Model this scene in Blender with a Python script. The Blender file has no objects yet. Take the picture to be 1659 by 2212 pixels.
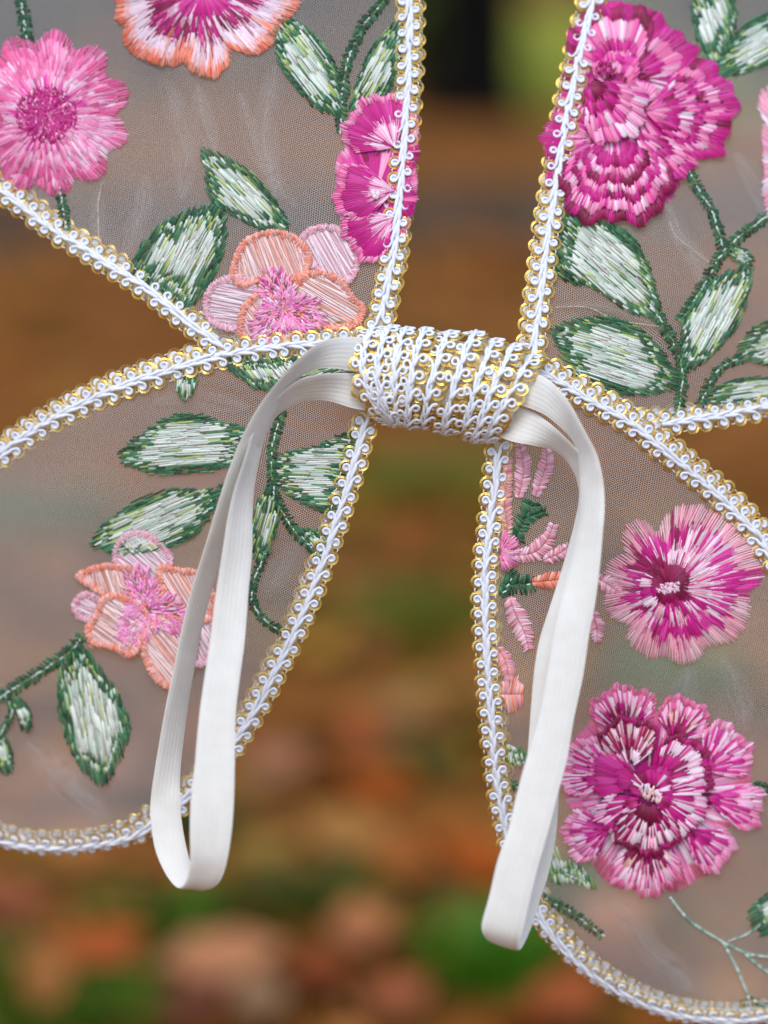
import bpy, math, random
import numpy as np
from mathutils import Matrix, Vector

random.seed(7)
rng = np.random.default_rng(7)
SC = bpy.context.scene
COL = SC.collection
R = math.radians

# ------------------------------------------------------------------ camera
D = 0.92                      # metres from lens to the knot of the wings
FRAME_W = 0.26                # metres across the picture at that distance
S = FRAME_W / 1659.0          # one drawing unit in metres
CAM_H, PITCH = 0.95, R(11.5)
cam_data = bpy.data.cameras.new('camera')
cam = bpy.data.objects.new('camera', cam_data)
COL.objects.link(cam)
cam.location = (0, 0, CAM_H)
cam.rotation_euler = (math.pi / 2 - PITCH, 0, 0)
cam_data.sensor_fit = 'HORIZONTAL'
cam_data.sensor_width = 24.0
cam_data.lens = 24.0 * D / FRAME_W
cam_data.clip_start, cam_data.clip_end = 0.02, 900
cam_data.dof.use_dof = True
cam_data.dof.focus_distance = D - 0.006
cam_data.dof.aperture_fstop = 3.3
cam_data.dof.aperture_blades = 0
SC.camera = cam
SC.render.resolution_x, SC.render.resolution_y = 768, 1024

# ------------------------------------------------------------------ light
SUN_EL, SUN_AZ = R(56), R(192)        # overcast: broad soft sun high behind the lens
world = bpy.data.worlds.new('World'); SC.world = world
world.use_nodes = True
wn = world.node_tree.nodes; wl = world.node_tree.links
wn.clear()
sky = wn.new('ShaderNodeTexSky'); sky.sky_type = 'NISHITA'; sky.sun_disc = False
sky.sun_elevation = SUN_EL; sky.sun_rotation = SUN_AZ
sky.air_density = 1.0; sky.dust_density = 1.2; sky.ozone_density = 0.6
bg = wn.new('ShaderNodeBackground'); bg.inputs['Strength'].default_value = 0.14
wo = wn.new('ShaderNodeOutputWorld')
wl.new(sky.outputs[0], bg.inputs[0]); wl.new(bg.outputs[0], wo.inputs[0])
sun_d = bpy.data.lights.new('sun', 'SUN'); sun_d.energy = 1.2; sun_d.angle = R(40); sun_d.color = (1, 0.98, 0.96)
sun = bpy.data.objects.new('sun', sun_d); COL.objects.link(sun)
sdir = Vector((math.sin(SUN_AZ) * math.cos(SUN_EL), math.cos(SUN_AZ) * math.cos(SUN_EL), math.sin(SUN_EL)))
sun.rotation_euler = (-sdir).to_track_quat('-Z', 'Y').to_euler()
SC.view_settings.view_transform = 'Standard'
SC.view_settings.look = 'None'
SC.view_settings.exposure = 0.55
SC.view_settings.gamma = 1.0
SC.view_settings.use_curve_mapping = False
SC.cycles.use_denoising = True
SC.cycles.transparent_max_bounces = 16
SC.cycles.max_bounces = 8

# ------------------------------------------------------------------ helpers
def lin(c):
    out = []
    for v in c[:3]:
        v = v / 255.0
        out.append(v / 12.92 if v <= 0.04045 else ((v + 0.055) / 1.055) ** 2.4)
    return tuple(out)

def P(u, v, z):
    """local point of the wings seen at drawing position u, v when it lies z metres in front of the knot"""
    k = (D - z) / D
    return Vector(((u - 829.5) * S * k, (1106.0 - v) * S * k, z))

CAM_M = Matrix.Translation(cam.location) @ cam.rotation_euler.to_matrix().to_4x4()
ROOT_M = CAM_M @ Matrix.Translation((0, 0, -D))

def ground_at(u, v):
    a = CAM_M @ Vector((0, 0, 0)); b = ROOT_M @ P(u, v, 0)
    d = b - a
    t = -a.z / d.z
    return a + d * t

def smooth(pts, step=4.0, closed=False):
    """Catmull-Rom through the points (any dimension), resampled evenly"""
    p = np.array(pts, float)
    n = len(p)
    out = []
    rngi = range(n) if closed else range(n - 1)
    for i in rngi:
        if closed:
            p0, p1, p2, p3 = p[(i - 1) % n], p[i], p[(i + 1) % n], p[(i + 2) % n]
        else:
            p0, p1, p2, p3 = p[max(i - 1, 0)], p[i], p[i + 1], p[min(i + 2, n - 1)]
        for t in np.linspace(0, 1, 12, endpoint=False):
            out.append(0.5 * ((2 * p1) + (-p0 + p2) * t + (2 * p0 - 5 * p1 + 4 * p2 - p3) * t * t + (-p0 + 3 * p1 - 3 * p2 + p3) * t ** 3))
    out.append(p[0] if closed else p[-1])
    out = np.array(out)
    seg = np.linalg.norm(np.diff(out[:, :2], axis=0), axis=1)
    acc = np.concatenate([[0], np.cumsum(seg)])
    m = max(3, int(round(acc[-1] / step)))
    q = np.linspace(0, acc[-1], m + (0 if closed else 1), endpoint=not closed)
    return np.stack([np.interp(q, acc, out[:, k]) for k in range(out.shape[1])], 1)

def inside(poly, x, y):
    px, py = poly[:, 0], poly[:, 1]
    qx, qy = np.roll(px, -1), np.roll(py, -1)
    c = np.zeros(np.shape(x), bool)
    for a, b, e, f in zip(px, py, qx, qy):
        if b == f: continue
        c ^= ((b > y) != (f > y)) & (x < (e - a) * (y - b) / (f - b) + a)
    return c

def mesh_obj(name, verts, faces, mat, parent=None, shade=True, cols=None, uvs=None):
    me = bpy.data.meshes.new(name)
    me.from_pydata([tuple(v) for v in verts], [], [tuple(f) for f in faces])
    if shade:
        me.polygons.foreach_set('use_smooth', np.ones(len(me.polygons), bool))
    if cols is not None:
        at = me.color_attributes.new('Col', 'FLOAT_COLOR', 'POINT')
        c4 = np.ones((len(me.vertices), 4), np.float32); c4[:, :3] = np.asarray(cols)
        at.data.foreach_set('color', c4.ravel())
    if uvs is not None:
        uvl = me.uv_layers.new(name='UVMap')
        li = np.empty(len(me.loops), np.int32); me.loops.foreach_get('vertex_index', li)
        uvl.data.foreach_set('uv', np.asarray(uvs, np.float32)[li].ravel())
    me.materials.append(mat)
    me.update()
    o = bpy.data.objects.new(name, me)
    COL.objects.link(o)
    if parent: o.parent = parent
    return o

def inst(name, me, parent, mat4):
    o = bpy.data.objects.new(name, me); COL.objects.link(o)
    o.parent = parent; o.matrix_basis = mat4
    return o

def empty(name, parent=None):
    o = bpy.data.objects.new(name, None); COL.objects.link(o)
    o.empty_display_size = 0.02
    if parent: o.parent = parent
    return o

def tag(o, label=None, cat=None, group=None, kind=None):
    if label: o['label'] = label
    if cat: o['category'] = cat
    if group: o['group'] = group
    if kind: o['kind'] = kind
    return o

# ------------------------------------------------------------------ materials
def new_mat(name):
    m = bpy.data.materials.new(name); m.use_nodes = True
    nt = m.node_tree
    b = nt.nodes['Principled BSDF']
    return m, nt, b

def noise(nt, scale, detail=3, vec=None):
    n = nt.nodes.new('ShaderNodeTexNoise'); n.inputs['Scale'].default_value = scale; n.inputs['Detail'].default_value = detail
    if vec is not None: nt.links.new(vec, n.inputs['Vector'])
    return n

def ramp(nt, fac, stops):
    r = nt.nodes.new('ShaderNodeValToRGB')
    while len(r.color_ramp.elements) < len(stops): r.color_ramp.elements.new(0.5)
    for e, (p, c) in zip(r.color_ramp.elements, stops):
        e.position = p; e.color = (*c, 1)
    nt.links.new(fac, r.inputs['Fac'])
    return r

def mat_thread():
    m, nt, b = new_mat('embroidery_thread')
    at = nt.nodes.new('ShaderNodeAttribute'); at.attribute_name = 'Col'
    nt.links.new(at.outputs['Color'], b.inputs['Base Color'])
    b.inputs['Roughness'].default_value = 0.42
    b.inputs['Sheen Weight'].default_value = 0.1
    b.inputs['Sheen Roughness'].default_value = 0.4
    return m
M_THREAD = mat_thread()

def mat_cord():
    m, nt, b = new_mat('white_rayon_cord')
    tc = nt.nodes.new('ShaderNodeTexCoord')
    n = noise(nt, 900, 2, tc.outputs['Object'])
    r = ramp(nt, n.outputs['Fac'], [(0.3, (0.75, 0.78, 0.86)), (0.7, (0.83, 0.86, 0.93))])
    nt.links.new(r.outputs[0], b.inputs['Base Color'])
    b.inputs['Roughness'].default_value = 0.5
    b.inputs['Sheen Weight'].default_value = 0.3
    b.inputs['Subsurface Weight'].default_value = 0.0
    return m
M_CORD = mat_cord()

def mat_gold():
    m, nt, b = new_mat('gold_lurex_wire')
    tc = nt.nodes.new('ShaderNodeTexCoord')
    n = noise(nt, 0.25, 1, tc.outputs['Object'])
    r = ramp(nt, n.outputs['Fac'], [(0.35, (0.78, 0.50, 0.09)), (0.65, (0.98, 0.72, 0.24))])
    nt.links.new(r.outputs[0], b.inputs['Base Color'])
    b.inputs['Metallic'].default_value = 0.9
    b.inputs['Roughness'].default_value = 0.3
    return m
M_GOLD = mat_gold()

def mat_tape():
    m, nt, b = new_mat('cream_backing_tape')
    tc = nt.nodes.new('ShaderNodeTexCoord')
    n = noise(nt, 700, 4, tc.outputs['Object'])
    r = ramp(nt, n.outputs['Fac'], [(0.3, (0.58, 0.50, 0.38)), (0.7, (0.80, 0.76, 0.66))])
    nt.links.new(r.outputs[0], b.inputs['Base Color'])
    b.inputs['Roughness'].default_value = 0.9
    bp = nt.nodes.new('ShaderNodeBump'); bp.inputs['Strength'].default_value = 0.6; bp.inputs['Distance'].default_value = 0.0006
    nt.links.new(n.outputs['Fac'], bp.inputs['Height']); nt.links.new(bp.outputs[0], b.inputs['Normal'])
    return m
M_TAPE = mat_tape()

def mat_strap():
    m, nt, b = new_mat('ivory_elastic')
    tc = nt.nodes.new('ShaderNodeTexCoord')
    uv = nt.nodes.new('ShaderNodeSeparateXYZ'); nt.links.new(tc.outputs['UV'], uv.inputs[0])
    n = noise(nt, 160, 3, tc.outputs['Object'])
    r = ramp(nt, n.outputs['Fac'], [(0.3, (0.72, 0.70, 0.645)), (0.7, (0.77, 0.755, 0.705))])
    nt.links.new(r.outputs[0], b.inputs['Base Color'])
    b.inputs['Roughness'].default_value = 0.55
    b.inputs['Sheen Weight'].default_value = 0.15
    b.inputs['Specular IOR Level'].default_value = 0.35
    # fine weft across the tape, soft warp ribs along it
    mw = nt.nodes.new('ShaderNodeMath'); mw.operation = 'MULTIPLY'; mw.inputs[1].default_value = 2.0
    nt.links.new(uv.outputs['Y'], mw.inputs[0])
    sw = nt.nodes.new('ShaderNodeMath'); sw.operation = 'SINE'; nt.links.new(mw.outputs[0], sw.inputs[0])
    mx = nt.nodes.new('ShaderNodeMath'); mx.operation = 'MULTIPLY'; mx.inputs[1].default_value = 6.2832 * 7
    nt.links.new(uv.outputs['X'], mx.inputs[0])
    sx = nt.nodes.new('ShaderNodeMath'); sx.operation = 'SINE'; nt.links.new(mx.outputs[0], sx.inputs[0])
    ad = nt.nodes.new('ShaderNodeMath'); ad.operation = 'MULTIPLY_ADD'; ad.inputs[1].default_value = 0.45
    nt.links.new(sw.outputs[0], ad.inputs[0]); nt.links.new(sx.outputs[0], ad.inputs[2])
    bp = nt.nodes.new('ShaderNodeBump'); bp.inputs['Strength'].default_value = 0.2; bp.inputs['Distance'].default_value = 0.00012
    nt.links.new(ad.outputs[0], bp.inputs['Height']); nt.links.new(bp.outputs[0], b.inputs['Normal'])
    return m
M_STRAP = mat_strap()

def mat_tulle(name='tulle_net', lo=-1.25, hi=-0.55):
    m, nt, b = new_mat(name)
    nt.nodes.remove(b)
    out = nt.nodes['Material Output']
    tc = nt.nodes.new('ShaderNodeTexCoord')
    # gentle stretch of the net
    n = noise(nt, 0.0035, 1, tc.outputs['UV'])
    sub = nt.nodes.new('ShaderNodeVectorMath'); sub.operation = 'SUBTRACT'; sub.inputs[1].default_value = (0.5, 0.5, 0.5)
    nt.links.new(n.outputs['Color'], sub.inputs[0])
    scl = nt.nodes.new('ShaderNodeVectorMath'); scl.operation = 'SCALE'; scl.inputs['Scale'].default_value = 45.0
    nt.links.new(sub.outputs[0], scl.inputs[0])
    add = nt.nodes.new('ShaderNodeVectorMath'); add.operation = 'ADD'
    nt.links.new(tc.outputs['UV'], add.inputs[0]); nt.links.new(scl.outputs[0], add.inputs[1])
    cell = 5.0
    k = 2 * math.pi / (cell * math.sqrt(3) / 2)
    acc = None
    for a in (8, 68, 128):
        d = nt.nodes.new('ShaderNodeVectorMath'); d.operation = 'DOT_PRODUCT'
        d.inputs[1].default_value = (k * math.cos(R(a)), k * math.sin(R(a)), 0)
        nt.links.new(add.outputs[0], d.inputs[0])
        c = nt.nodes.new('ShaderNodeMath'); c.operation = 'COSINE'; nt.links.new(d.outputs['Value'], c.inputs[0])
        if acc is None: acc = c
        else:
            s_ = nt.nodes.new('ShaderNodeMath'); s_.operation = 'ADD'
            nt.links.new(acc.outputs[0], s_.inputs[0]); nt.links.new(c.outputs[0], s_.inputs[1]); acc = s_
    hole = nt.nodes.new('ShaderNodeMapRange'); hole.interpolation_type = 'SMOOTHSTEP'
    hole.inputs['From Min'].default_value = lo; hole.inputs['From Max'].default_value = hi
    nt.links.new(acc.outputs[0], hole.inputs['Value'])
    dif = nt.nodes.new('ShaderNodeBsdfDiffuse'); dif.inputs['Color'].default_value = (0.70, 0.68, 0.655, 1)
    tra = nt.nodes.new('ShaderNodeBsdfTranslucent'); tra.inputs['Color'].default_value = (0.66, 0.64, 0.615, 1)
    mx = nt.nodes.new('ShaderNodeMixShader'); mx.inputs[0].default_value = 0.35
    nt.links.new(dif.outputs[0], mx.inputs[1]); nt.links.new(tra.outputs[0], mx.inputs[2])
    tr = nt.nodes.new('ShaderNodeBsdfTransparent')
    m2 = nt.nodes.new('ShaderNodeMixShader')
    nt.links.new(hole.outputs[0], m2.inputs[0]); nt.links.new(mx.outputs[0], m2.inputs[1]); nt.links.new(tr.outputs[0], m2.inputs[2])
    nt.links.new(m2.outputs[0], out.inputs['Surface'])
    return m
M_TULLE = mat_tulle()
M_FOLD = mat_tulle('tulle_net_gathered', -1.47, -1.2)

def mat_vcol(name, rough=0.8, scale=60, amt=0.35):
    m, nt, b = new_mat(name)
    at = nt.nodes.new('ShaderNodeAttribute'); at.attribute_name = 'Col'
    tc = nt.nodes.new('ShaderNodeTexCoord')
    n = noise(nt, scale, 4, tc.outputs['Object'])
    mr = nt.nodes.new('ShaderNodeMapRange'); mr.inputs['To Min'].default_value = 1 - amt; mr.inputs['To Max'].default_value = 1 + amt
    nt.links.new(n.outputs['Fac'], mr.inputs['Value'])
    mu = nt.nodes.new('ShaderNodeVectorMath'); mu.operation = 'SCALE'
    nt.links.new(at.outputs['Color'], mu.inputs[0]); nt.links.new(mr.outputs[0], mu.inputs['Scale'])
    nt.links.new(mu.outputs[0], b.inputs['Base Color'])
    b.inputs['Roughness'].default_value = rough
    return m
M_LEAF = mat_vcol('dry_leaf', 0.7)
M_LEAF.node_tree.nodes['Principled BSDF'].inputs['Specular IOR Level'].default_value = 0.12
M_GREEN = mat_vcol('green_foliage', 0.6)
M_BARK = mat_vcol('tree_bark', 0.95, 14, 0.5)
M_BARK.node_tree.nodes['Principled BSDF'].inputs['Specular IOR Level'].default_value = 0.1

def mat_ground():
    m, nt, b = new_mat('forest_floor')
    tc = nt.nodes.new('ShaderNodeTexCoord')
    n1 = noise(nt, 2.2, 5, tc.outputs['Object'])
    r1 = ramp(nt, n1.outputs['Fac'], [(0.30, (0.075, 0.055, 0.006)), (0.40, (0.155, 0.060, 0.011)), (0.52, (0.27, 0.092, 0.016)), (0.66, (0.26, 0.115, 0.024)), (0.8, (0.19, 0.082, 0.024))])
    n2 = noise(nt, 26, 6, tc.outputs['Object'])
    mr = nt.nodes.new('ShaderNodeMapRange'); mr.inputs['To Min'].default_value = 0.55; mr.inputs['To Max'].default_value = 1.45
    nt.links.new(n2.outputs['Fac'], mr.inputs['Value'])
    mu = nt.nodes.new('ShaderNodeVectorMath'); mu.operation = 'SCALE'
    nt.links.new(r1.outputs[0], mu.inputs[0]); nt.links.new(mr.outputs[0], mu.inputs['Scale'])
    nt.links.new(mu.outputs[0], b.inputs['Base Color'])
    b.inputs['Specular IOR Level'].default_value = 0.08
    b.inputs['Roughness'].default_value = 0.95
    bp = nt.nodes.new('ShaderNodeBump'); bp.inputs['Strength'].default_value = 0.6; bp.inputs['Distance'].default_value = 0.03
    nt.links.new(n2.outputs['Fac'], bp.inputs['Height']); nt.links.new(bp.outputs[0], b.inputs['Normal'])
    return m
M_GROUND = mat_ground()
def mat_path():
    m, nt, b = new_mat('grey_gravel_path')
    tc = nt.nodes.new('ShaderNodeTexCoord')
    n = noise(nt, 9, 6, tc.outputs['Object'])
    r = ramp(nt, n.outputs['Fac'], [(0.3, (0.065, 0.046, 0.030)), (0.7, (0.115, 0.085, 0.058))])
    nt.links.new(r.outputs[0], b.inputs['Base Color']); b.inputs['Roughness'].default_value = 0.95; b.inputs['Specular IOR Level'].default_value = 0.08
    return m
M_PATH = mat_path()

# ------------------------------------------------------------------ the setting behind
gv, gf = [], []
NX, NY = 40, 60
for j in range(NY + 1):
    y = -3 + 3.2 * (1.085 ** j - 1) / (1.085 - 1) * 0.1 if j < 60 else 400
    for i in range(NX + 1):
        x = (i / NX - 0.5) * 2
        x = math.copysign(abs(x) ** 2.2, x) * 300
        gv.append((x, y, 0.0))
for j in range(NY):
    for i in range(NX):
        a = j * (NX + 1) + i
        gf.append((a, a + 1, a + NX + 2, a + NX + 1))
tag(mesh_obj('ground', gv, gf, M_GROUND), kind='structure', label='brown leaf-strewn forest floor')
pv = []
for i in range(41):
    x = -30 + 60 * i / 40
    w = 0.25 * math.sin(x * 0.9)
    pv += [(x, 9.3 + w + 0.05 * x, 0.005), (x, 11.6 + w * 0.7 + 0.05 * x, 0.005)]
tag(mesh_obj('path', pv, [(2 * i, 2 * i + 2, 2 * i + 3, 2 * i + 1) for i in range(40)], M_PATH), kind='structure', label='grey path crossing the forest floor')

def leaf_shape(L, W, curl, lobes=0.0):
    """one fallen leaf: a folded blade with a stalk, local x along the leaf"""
    n = 6
    vs, fs = [], []
    for i in range(n + 1):
        t = i / n
        w = W * 0.5 * (math.sin(math.pi * min(1, t * 1.02)) ** 0.75) * (1 + lobes * math.cos(t * 18))
        zc = curl * L * (t - 0.5) ** 2 * 2
        vs += [(t * L - L / 2, -w, zc + abs(w) * 0.35), (t * L - L / 2, 0, zc), (t * L - L / 2, w, zc + abs(w) * 0.28)]
    for i in range(n):
        a = 3 * i
        fs += [(a, a + 3, a + 4, a + 1), (a + 1, a + 4, a + 5, a + 2)]
    k = len(vs)
    r = 0.012 * L
    for t in (0, 1):
        x = -L / 2 - t * 0.35 * L
        z = curl * L * 0.5 + t * 0.05 * L
        vs += [(x, -r, z), (x, r, z), (x, 0, z + 1.6 * r)]
    for q in range(3):
        fs.append((k + q, k + (q + 1) % 3, k + 3 + (q + 1) % 3, k + 3 + q))
    return np.array(vs), fs

LEAFCOL = [lin((138, 88, 38)), lin((128, 76, 30)), lin((152, 106, 42)), lin((152, 104, 66)), lin((104, 64, 24)),
           lin((148, 78, 28)), lin((104, 84, 34)), lin((86, 82, 12)), lin((146, 112, 48)), lin((72, 68, 8))]
def rot_random(yaw, tilt, roll):
    return (Matrix.Rotation(yaw, 3, 'Z') @ Matrix.Rotation(tilt, 3, 'Y') @ Matrix.Rotation(roll, 3, 'X'))

lv, lf, lc = [], [], []
off = 0
LSHAPES = [leaf_shape(1, 0.62, 0.25, 0.12), leaf_shape(1, 0.5, -0.15, 0.0), leaf_shape(1, 0.75, 0.4, 0.2), leaf_shape(1, 0.42, 0.1, 0.0)]
for k in range(5200):
    y = 1.5 + 10.0 * rng.random() ** 1.35
    x = (rng.random() - 0.5) * (1.6 + y * 0.75)
    sh, fs = LSHAPES[rng.integers(4)]
    L = rng.uniform(0.045, 0.105)
    m = np.array(rot_random(rng.uniform(0, 6.28), rng.normal(0, 0.22), rng.normal(0, 0.22)))
    v = (sh * L) @ m.T
    v[:, 2] += -v[:, 2].min() + rng.uniform(0.003, 0.02)
    v += np.array((x, y, 0))
    patch = math.sin(x * 2.3 + 1.1) + math.sin(y * 1.9 + x * 0.7)
    ci = rng.integers(len(LEAFCOL)) if rng.random() < 0.6 else int((patch + 2) / 4 * 9.9)
    c = np.array(LEAFCOL[ci]) * rng.uniform(0.7, 1.2) * np.array((1.16, .98, .62))
    lv.append(v); lc.append(np.tile(c, (len(v), 1)))
    lf += [tuple(q + off for q in f) for f in fs]; off += len(v)
litter = mesh_obj('leaf_litter', np.concatenate(lv), lf, M_LEAF, cols=np.concatenate(lc), shade=False)
tag(litter, 'carpet of small blurred brown leaves over the ground', 'leaf litter', kind='stuff')

def fallen_leaf(u, v, L, rgb, yaw, label, tilt=-0.25, W=0.72, z=0.035):
    sh, fs = leaf_shape(L, W * L, 0.28, 0.1)
    m = np.array(rot_random(R(yaw), 0, 0)); g = ground_at(u, v + 60 * (v / 2212) ** 2)
    vv = sh @ m.T
    vv = vv @ np.array(Matrix.Rotation(-tilt, 3, 'X')).T      # propped on its neighbours, facing the lens a little
    vv[:, 2] += z - vv[:, 2].min()
    o = mesh_obj('fallen_leaf', vv, fs, M_LEAF, cols=np.tile(np.array(lin(rgb)) * np.array((.74, .68, .54)), (len(vv), 1)))
    o.location = (g.x, g.y, 0)
    tag(o, label, 'fallen leaf', 'large fallen leaves on the forest floor')
    return o

def grass_tuft(u, v, rad, h, rgb, label, n=380):
    g = ground_at(u, v)
    vs, fs, cs = [], [], []
    for k in range(n):
        a = rng.uniform(0, 6.28); rr = 1.2 * rad * math.sqrt(rng.random())
        bx, by = rr * math.cos(a), rr * math.sin(a)
        hh = .8 * h * rng.uniform(0.5, 1.1); w = rng.uniform(0.0025, 0.006); b = rng.uniform(0, 6.28)
        lx, ly = math.cos(a) * hh * rng.uniform(0.1, 0.6), math.sin(a) * hh * rng.uniform(0.1, 0.6)
        dx, dy = math.cos(b) * w, math.sin(b) * w
        i = len(vs)
        vs += [(bx - dx, by - dy, 0), (bx + dx, by + dy, 0), (bx + lx * .4 - dx * .8, by + ly * .4 - dy * .8, hh * .6), (bx + lx * .4 + dx * .8, by + ly * .4 + dy * .8, hh * .6), (bx + lx, by + ly, hh)]
        fs += [(i, i + 1, i + 3, i + 2), (i + 2, i + 3, i + 4)]
        c = np.array(lin(rgb)) * rng.uniform(0.6, 1.3)
        cs += [c] * 5
    o = mesh_obj('grass_tuft', vs, fs, M_GREEN, cols=np.array(cs), shade=False)
    o.location = (g.x, g.y, 0)
    tag(o, label, 'grass tuft', 'grass tufts among the leaves')
    return o

FL = [
 (215, 2085, .095, (190, 95, 48), 30, 'rust orange fallen leaf, lower left, below the left strap'),
 (20, 1985, .085, (165, 95, 72), 80, 'dusky reddish fallen leaf at the left edge of the picture'),
 (480, 2110, .12, (200, 140, 105), 15, 'large pale pinkish-tan fallen leaf below the left strap loop'),
 (420, 2200, .07, (120, 70, 55), 60, 'dark brown fallen leaf at the lower edge, left of centre'),
 (560, 2190, .07, (150, 118, 92), 100, 'greyish tan fallen leaf at the lower edge'),
 (780, 2040, .085, (186, 122, 84), 100, 'pale tan fallen leaf, bottom centre, standing upright'),
 (690, 2130, .07, (142, 72, 40), 0, 'red-brown fallen leaf below the pale upright one'),
 (860, 2185, .075, (166, 98, 66), 40, 'salmon brown fallen leaf at the bottom, right of centre'),
 (750, 1840, .11, (178, 128, 72), 150, 'golden tan fallen leaf between the two straps, slanting down right'),
 (870, 1900, .08, (172, 102, 50), 160, 'orange-brown fallen leaf beside the lower right strap'),
 (560, 1870, .08, (160, 128, 62), 20, 'olive gold fallen leaf just right of the left strap loop'),
 (600, 1690, .095, (168, 118, 96), 70, 'dusty pink fallen leaf right of the left strap'),
 (780, 1640, .08, (178, 90, 58), 60, 'rusty fallen leaf between the wings, above the golden one'),
 (880, 1560, .085, (168, 130, 92), 20, 'pale brown fallen leaf near the right wing edge'),
 (690, 1440, .085, (196, 146, 62), 40, 'mustard yellow fallen leaf beside the lower left wing edge'),
 (800, 1420, .07, (150, 98, 60), 120, 'brown fallen leaf right of the mustard one'),
 (880, 1230, .085, (180, 104, 52), 10, 'warm orange-brown fallen leaf between the lower wings'),
 (780, 1290, .07, (160, 98, 66), 90, 'chestnut fallen leaf below the knot, left of centre'),
 (60, 640, .11, (190, 122, 58), 0, 'amber fallen leaf in the gap left of the knot'),
 (250, 690, .12, (172, 104, 62), 0, 'sienna fallen leaf close to where the left wings meet'),
 (1560, 960, .10, (176, 112, 52), 0, 'bronze fallen leaf in the gap right of the knot'),
 (1010, 560, .16, (170, 112, 48), 0, 'ochre fallen leaf between the upper wings'),
 (1030, 690, .12, (168, 100, 58), 0, 'cinnamon fallen leaf just above the knot'),
 (130, 1300, .09, (180, 128, 110), 30, 'pinkish fallen leaf seen through the lower left tulle'),
 (230, 1700, .10, (190, 140, 120), 30, 'pale rose fallen leaf behind the bottom of the lower left wing'),
 (1330, 2020, .11, (196, 138, 108), 50, 'beige rose fallen leaf behind the bottom of the lower right wing'),
 (1560, 1430, .10, (180, 128, 80), 50, 'tan fallen leaf behind the two right flowers'),
 (1220, 2190, .09, (170, 92, 52), 50, 'orange brown fallen leaf under the lower right wing edge'),
]
for a in FL: fallen_leaf(*a)
GT = [
 (1045, 2110, .055, .075, (72, 128, 6), 'bright green grass tuft beside the end of the right strap'),
 (320, 2020, .06, .06, (78, 112, 8), 'green grass tuft just below the left strap loop'),
 (40, 2190, .1, .06, (84, 118, 12), 'wide grass tuft in the lower left corner'),
 (200, 2212, .06, .035, (84, 106, 24), 'grass tuft at the lower edge beside the rust orange leaf'),
 (650, 1985, .07, .06, (84, 92, 18), 'dark olive grass tuft between the strap ends'),
 (890, 1360, .09, .07, (104, 112, 16), 'green grass tuft beside the lower right wing edge'),
 (930, 1060, .16, .08, (116, 118, 26), 'pale olive grass tuft just under the knot'),
 (880, 1680, .05, .05, (96, 102, 40), 'faint olive grass tuft near the right strap, mid height'),
 (1450, 1500, .07, .08, (96, 128, 40), 'green grass tuft seen through tulle between the right flowers'),
 (1280, 1960, .06, .06, (110, 122, 50), 'olive grass tuft behind the tulle under the largest flower'),
 (60, 1130, .12, .08, (120, 130, 80), 'grey-green grass tuft behind the lower left wing'),
 (430, 1810, .04, .05, (60, 80, 12), 'small grass tuft behind the left strap loop'),
]
for a in GT: grass_tuft(*a)

def foliage(name, cx, cy, cz, rx, ry, rz, n, size, cols, parent):
    v, f, c = [], [], []
    cl = rng.normal(0, 1, (26, 3)); cl /= np.linalg.norm(cl, axis=1)[:, None]; cl *= rng.uniform(0.35, 0.95, (26, 1))
    for k in range(n):
        q = cl[rng.integers(26)] + rng.normal(0, 0.2, 3)
        p = np.array((cx + q[0] * rx, cy + q[1] * ry, max(0.03, cz + q[2] * rz)))
        a = rng.normal(0, 1, 3); a /= np.linalg.norm(a); b = np.cross(a, rng.normal(0, 1, 3)); b /= np.linalg.norm(b)
        s_ = size * rng.uniform(0.6, 1.4)
        i = len(v)
        v += [p - a * s_, p + b * s_ * 0.45, p + a * s_, p - b * s_ * 0.45]
        f.append((i, i + 1, i + 2, i + 3))
        col = np.array(lin(cols[rng.integers(len(cols))])) * rng.uniform(0.7, 1.3)
        c += [col] * 4
    return mesh_obj(name, v, f, M_GREEN, parent, shade=False, cols=np.array(c))

def tube_world(pts, rad, sides=10):
    v, f = [], []
    pts = [Vector(p) for p in pts]
    for i, p in enumerate(pts):
        t = (pts[min(i + 1, len(pts) - 1)] - pts[max(i - 1, 0)]).normalized()
        a = t.orthogonal().normalized(); b = t.cross(a)
        for k in range(sides):
            an = 2 * math.pi * k / sides
            v.append(p + (a * math.cos(an) + b * math.sin(an)) * rad[i] * (1 + 0.07 * math.sin(k * 5 + i)))
    for i in range(len(pts) - 1):
        for k in range(sides):
            f.append((i * sides + k, i * sides + (k + 1) % sides, (i + 1) * sides + (k + 1) % sides, (i + 1) * sides + k))
    return v, f

def tree(u, y, rad, rgb, label, crown_cols):
    x = (u - 829.5) * S / D * y
    e = empty('tree'); e.location = (x, y, 0)
    pts = [(0.02 * math.sin(i), 0.02 * math.cos(2 * i), h) for i, h in enumerate((-0.05, 0.15, 0.5, 1.2, 2.2, 3.4, 4.6))]
    rr = [rad * 1.5, rad * 1.15, rad, rad * .92, rad * .85, rad * .7, rad * .4]
    v, f = tube_world(pts, rr, 12)
    for k in range(5):
        a = k * 1.3; b0 = Vector((0, 0, 2.6 + 0.35 * k)); d = Vector((math.cos(a), math.sin(a), 0.7))
        v2, f2 = tube_world([b0, b0 + d * 0.7, b0 + d * 1.4 + Vector((0, 0, .3))], [rad * .4, rad * .25, rad * .08], 6)
        n0 = len(v); v += v2; f += [tuple(q + n0 for q in ff) for ff in f2]
    mesh_obj('trunk', v, f, M_BARK, e, cols=np.tile(np.array(lin(rgb)), (len(v), 1)))
    foliage('crown', 0, 0, 4.6, 1.9, 1.9, 1.3, 900, 0.16, crown_cols, e)
    tag(e, label, 'tree', 'trees behind the wings')
tree(1020, 16.5, 0.23, (12, 10, 8), 'dark tree trunk far behind, between the upper wings', [(70, 92, 22), (96, 112, 30)])
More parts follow.
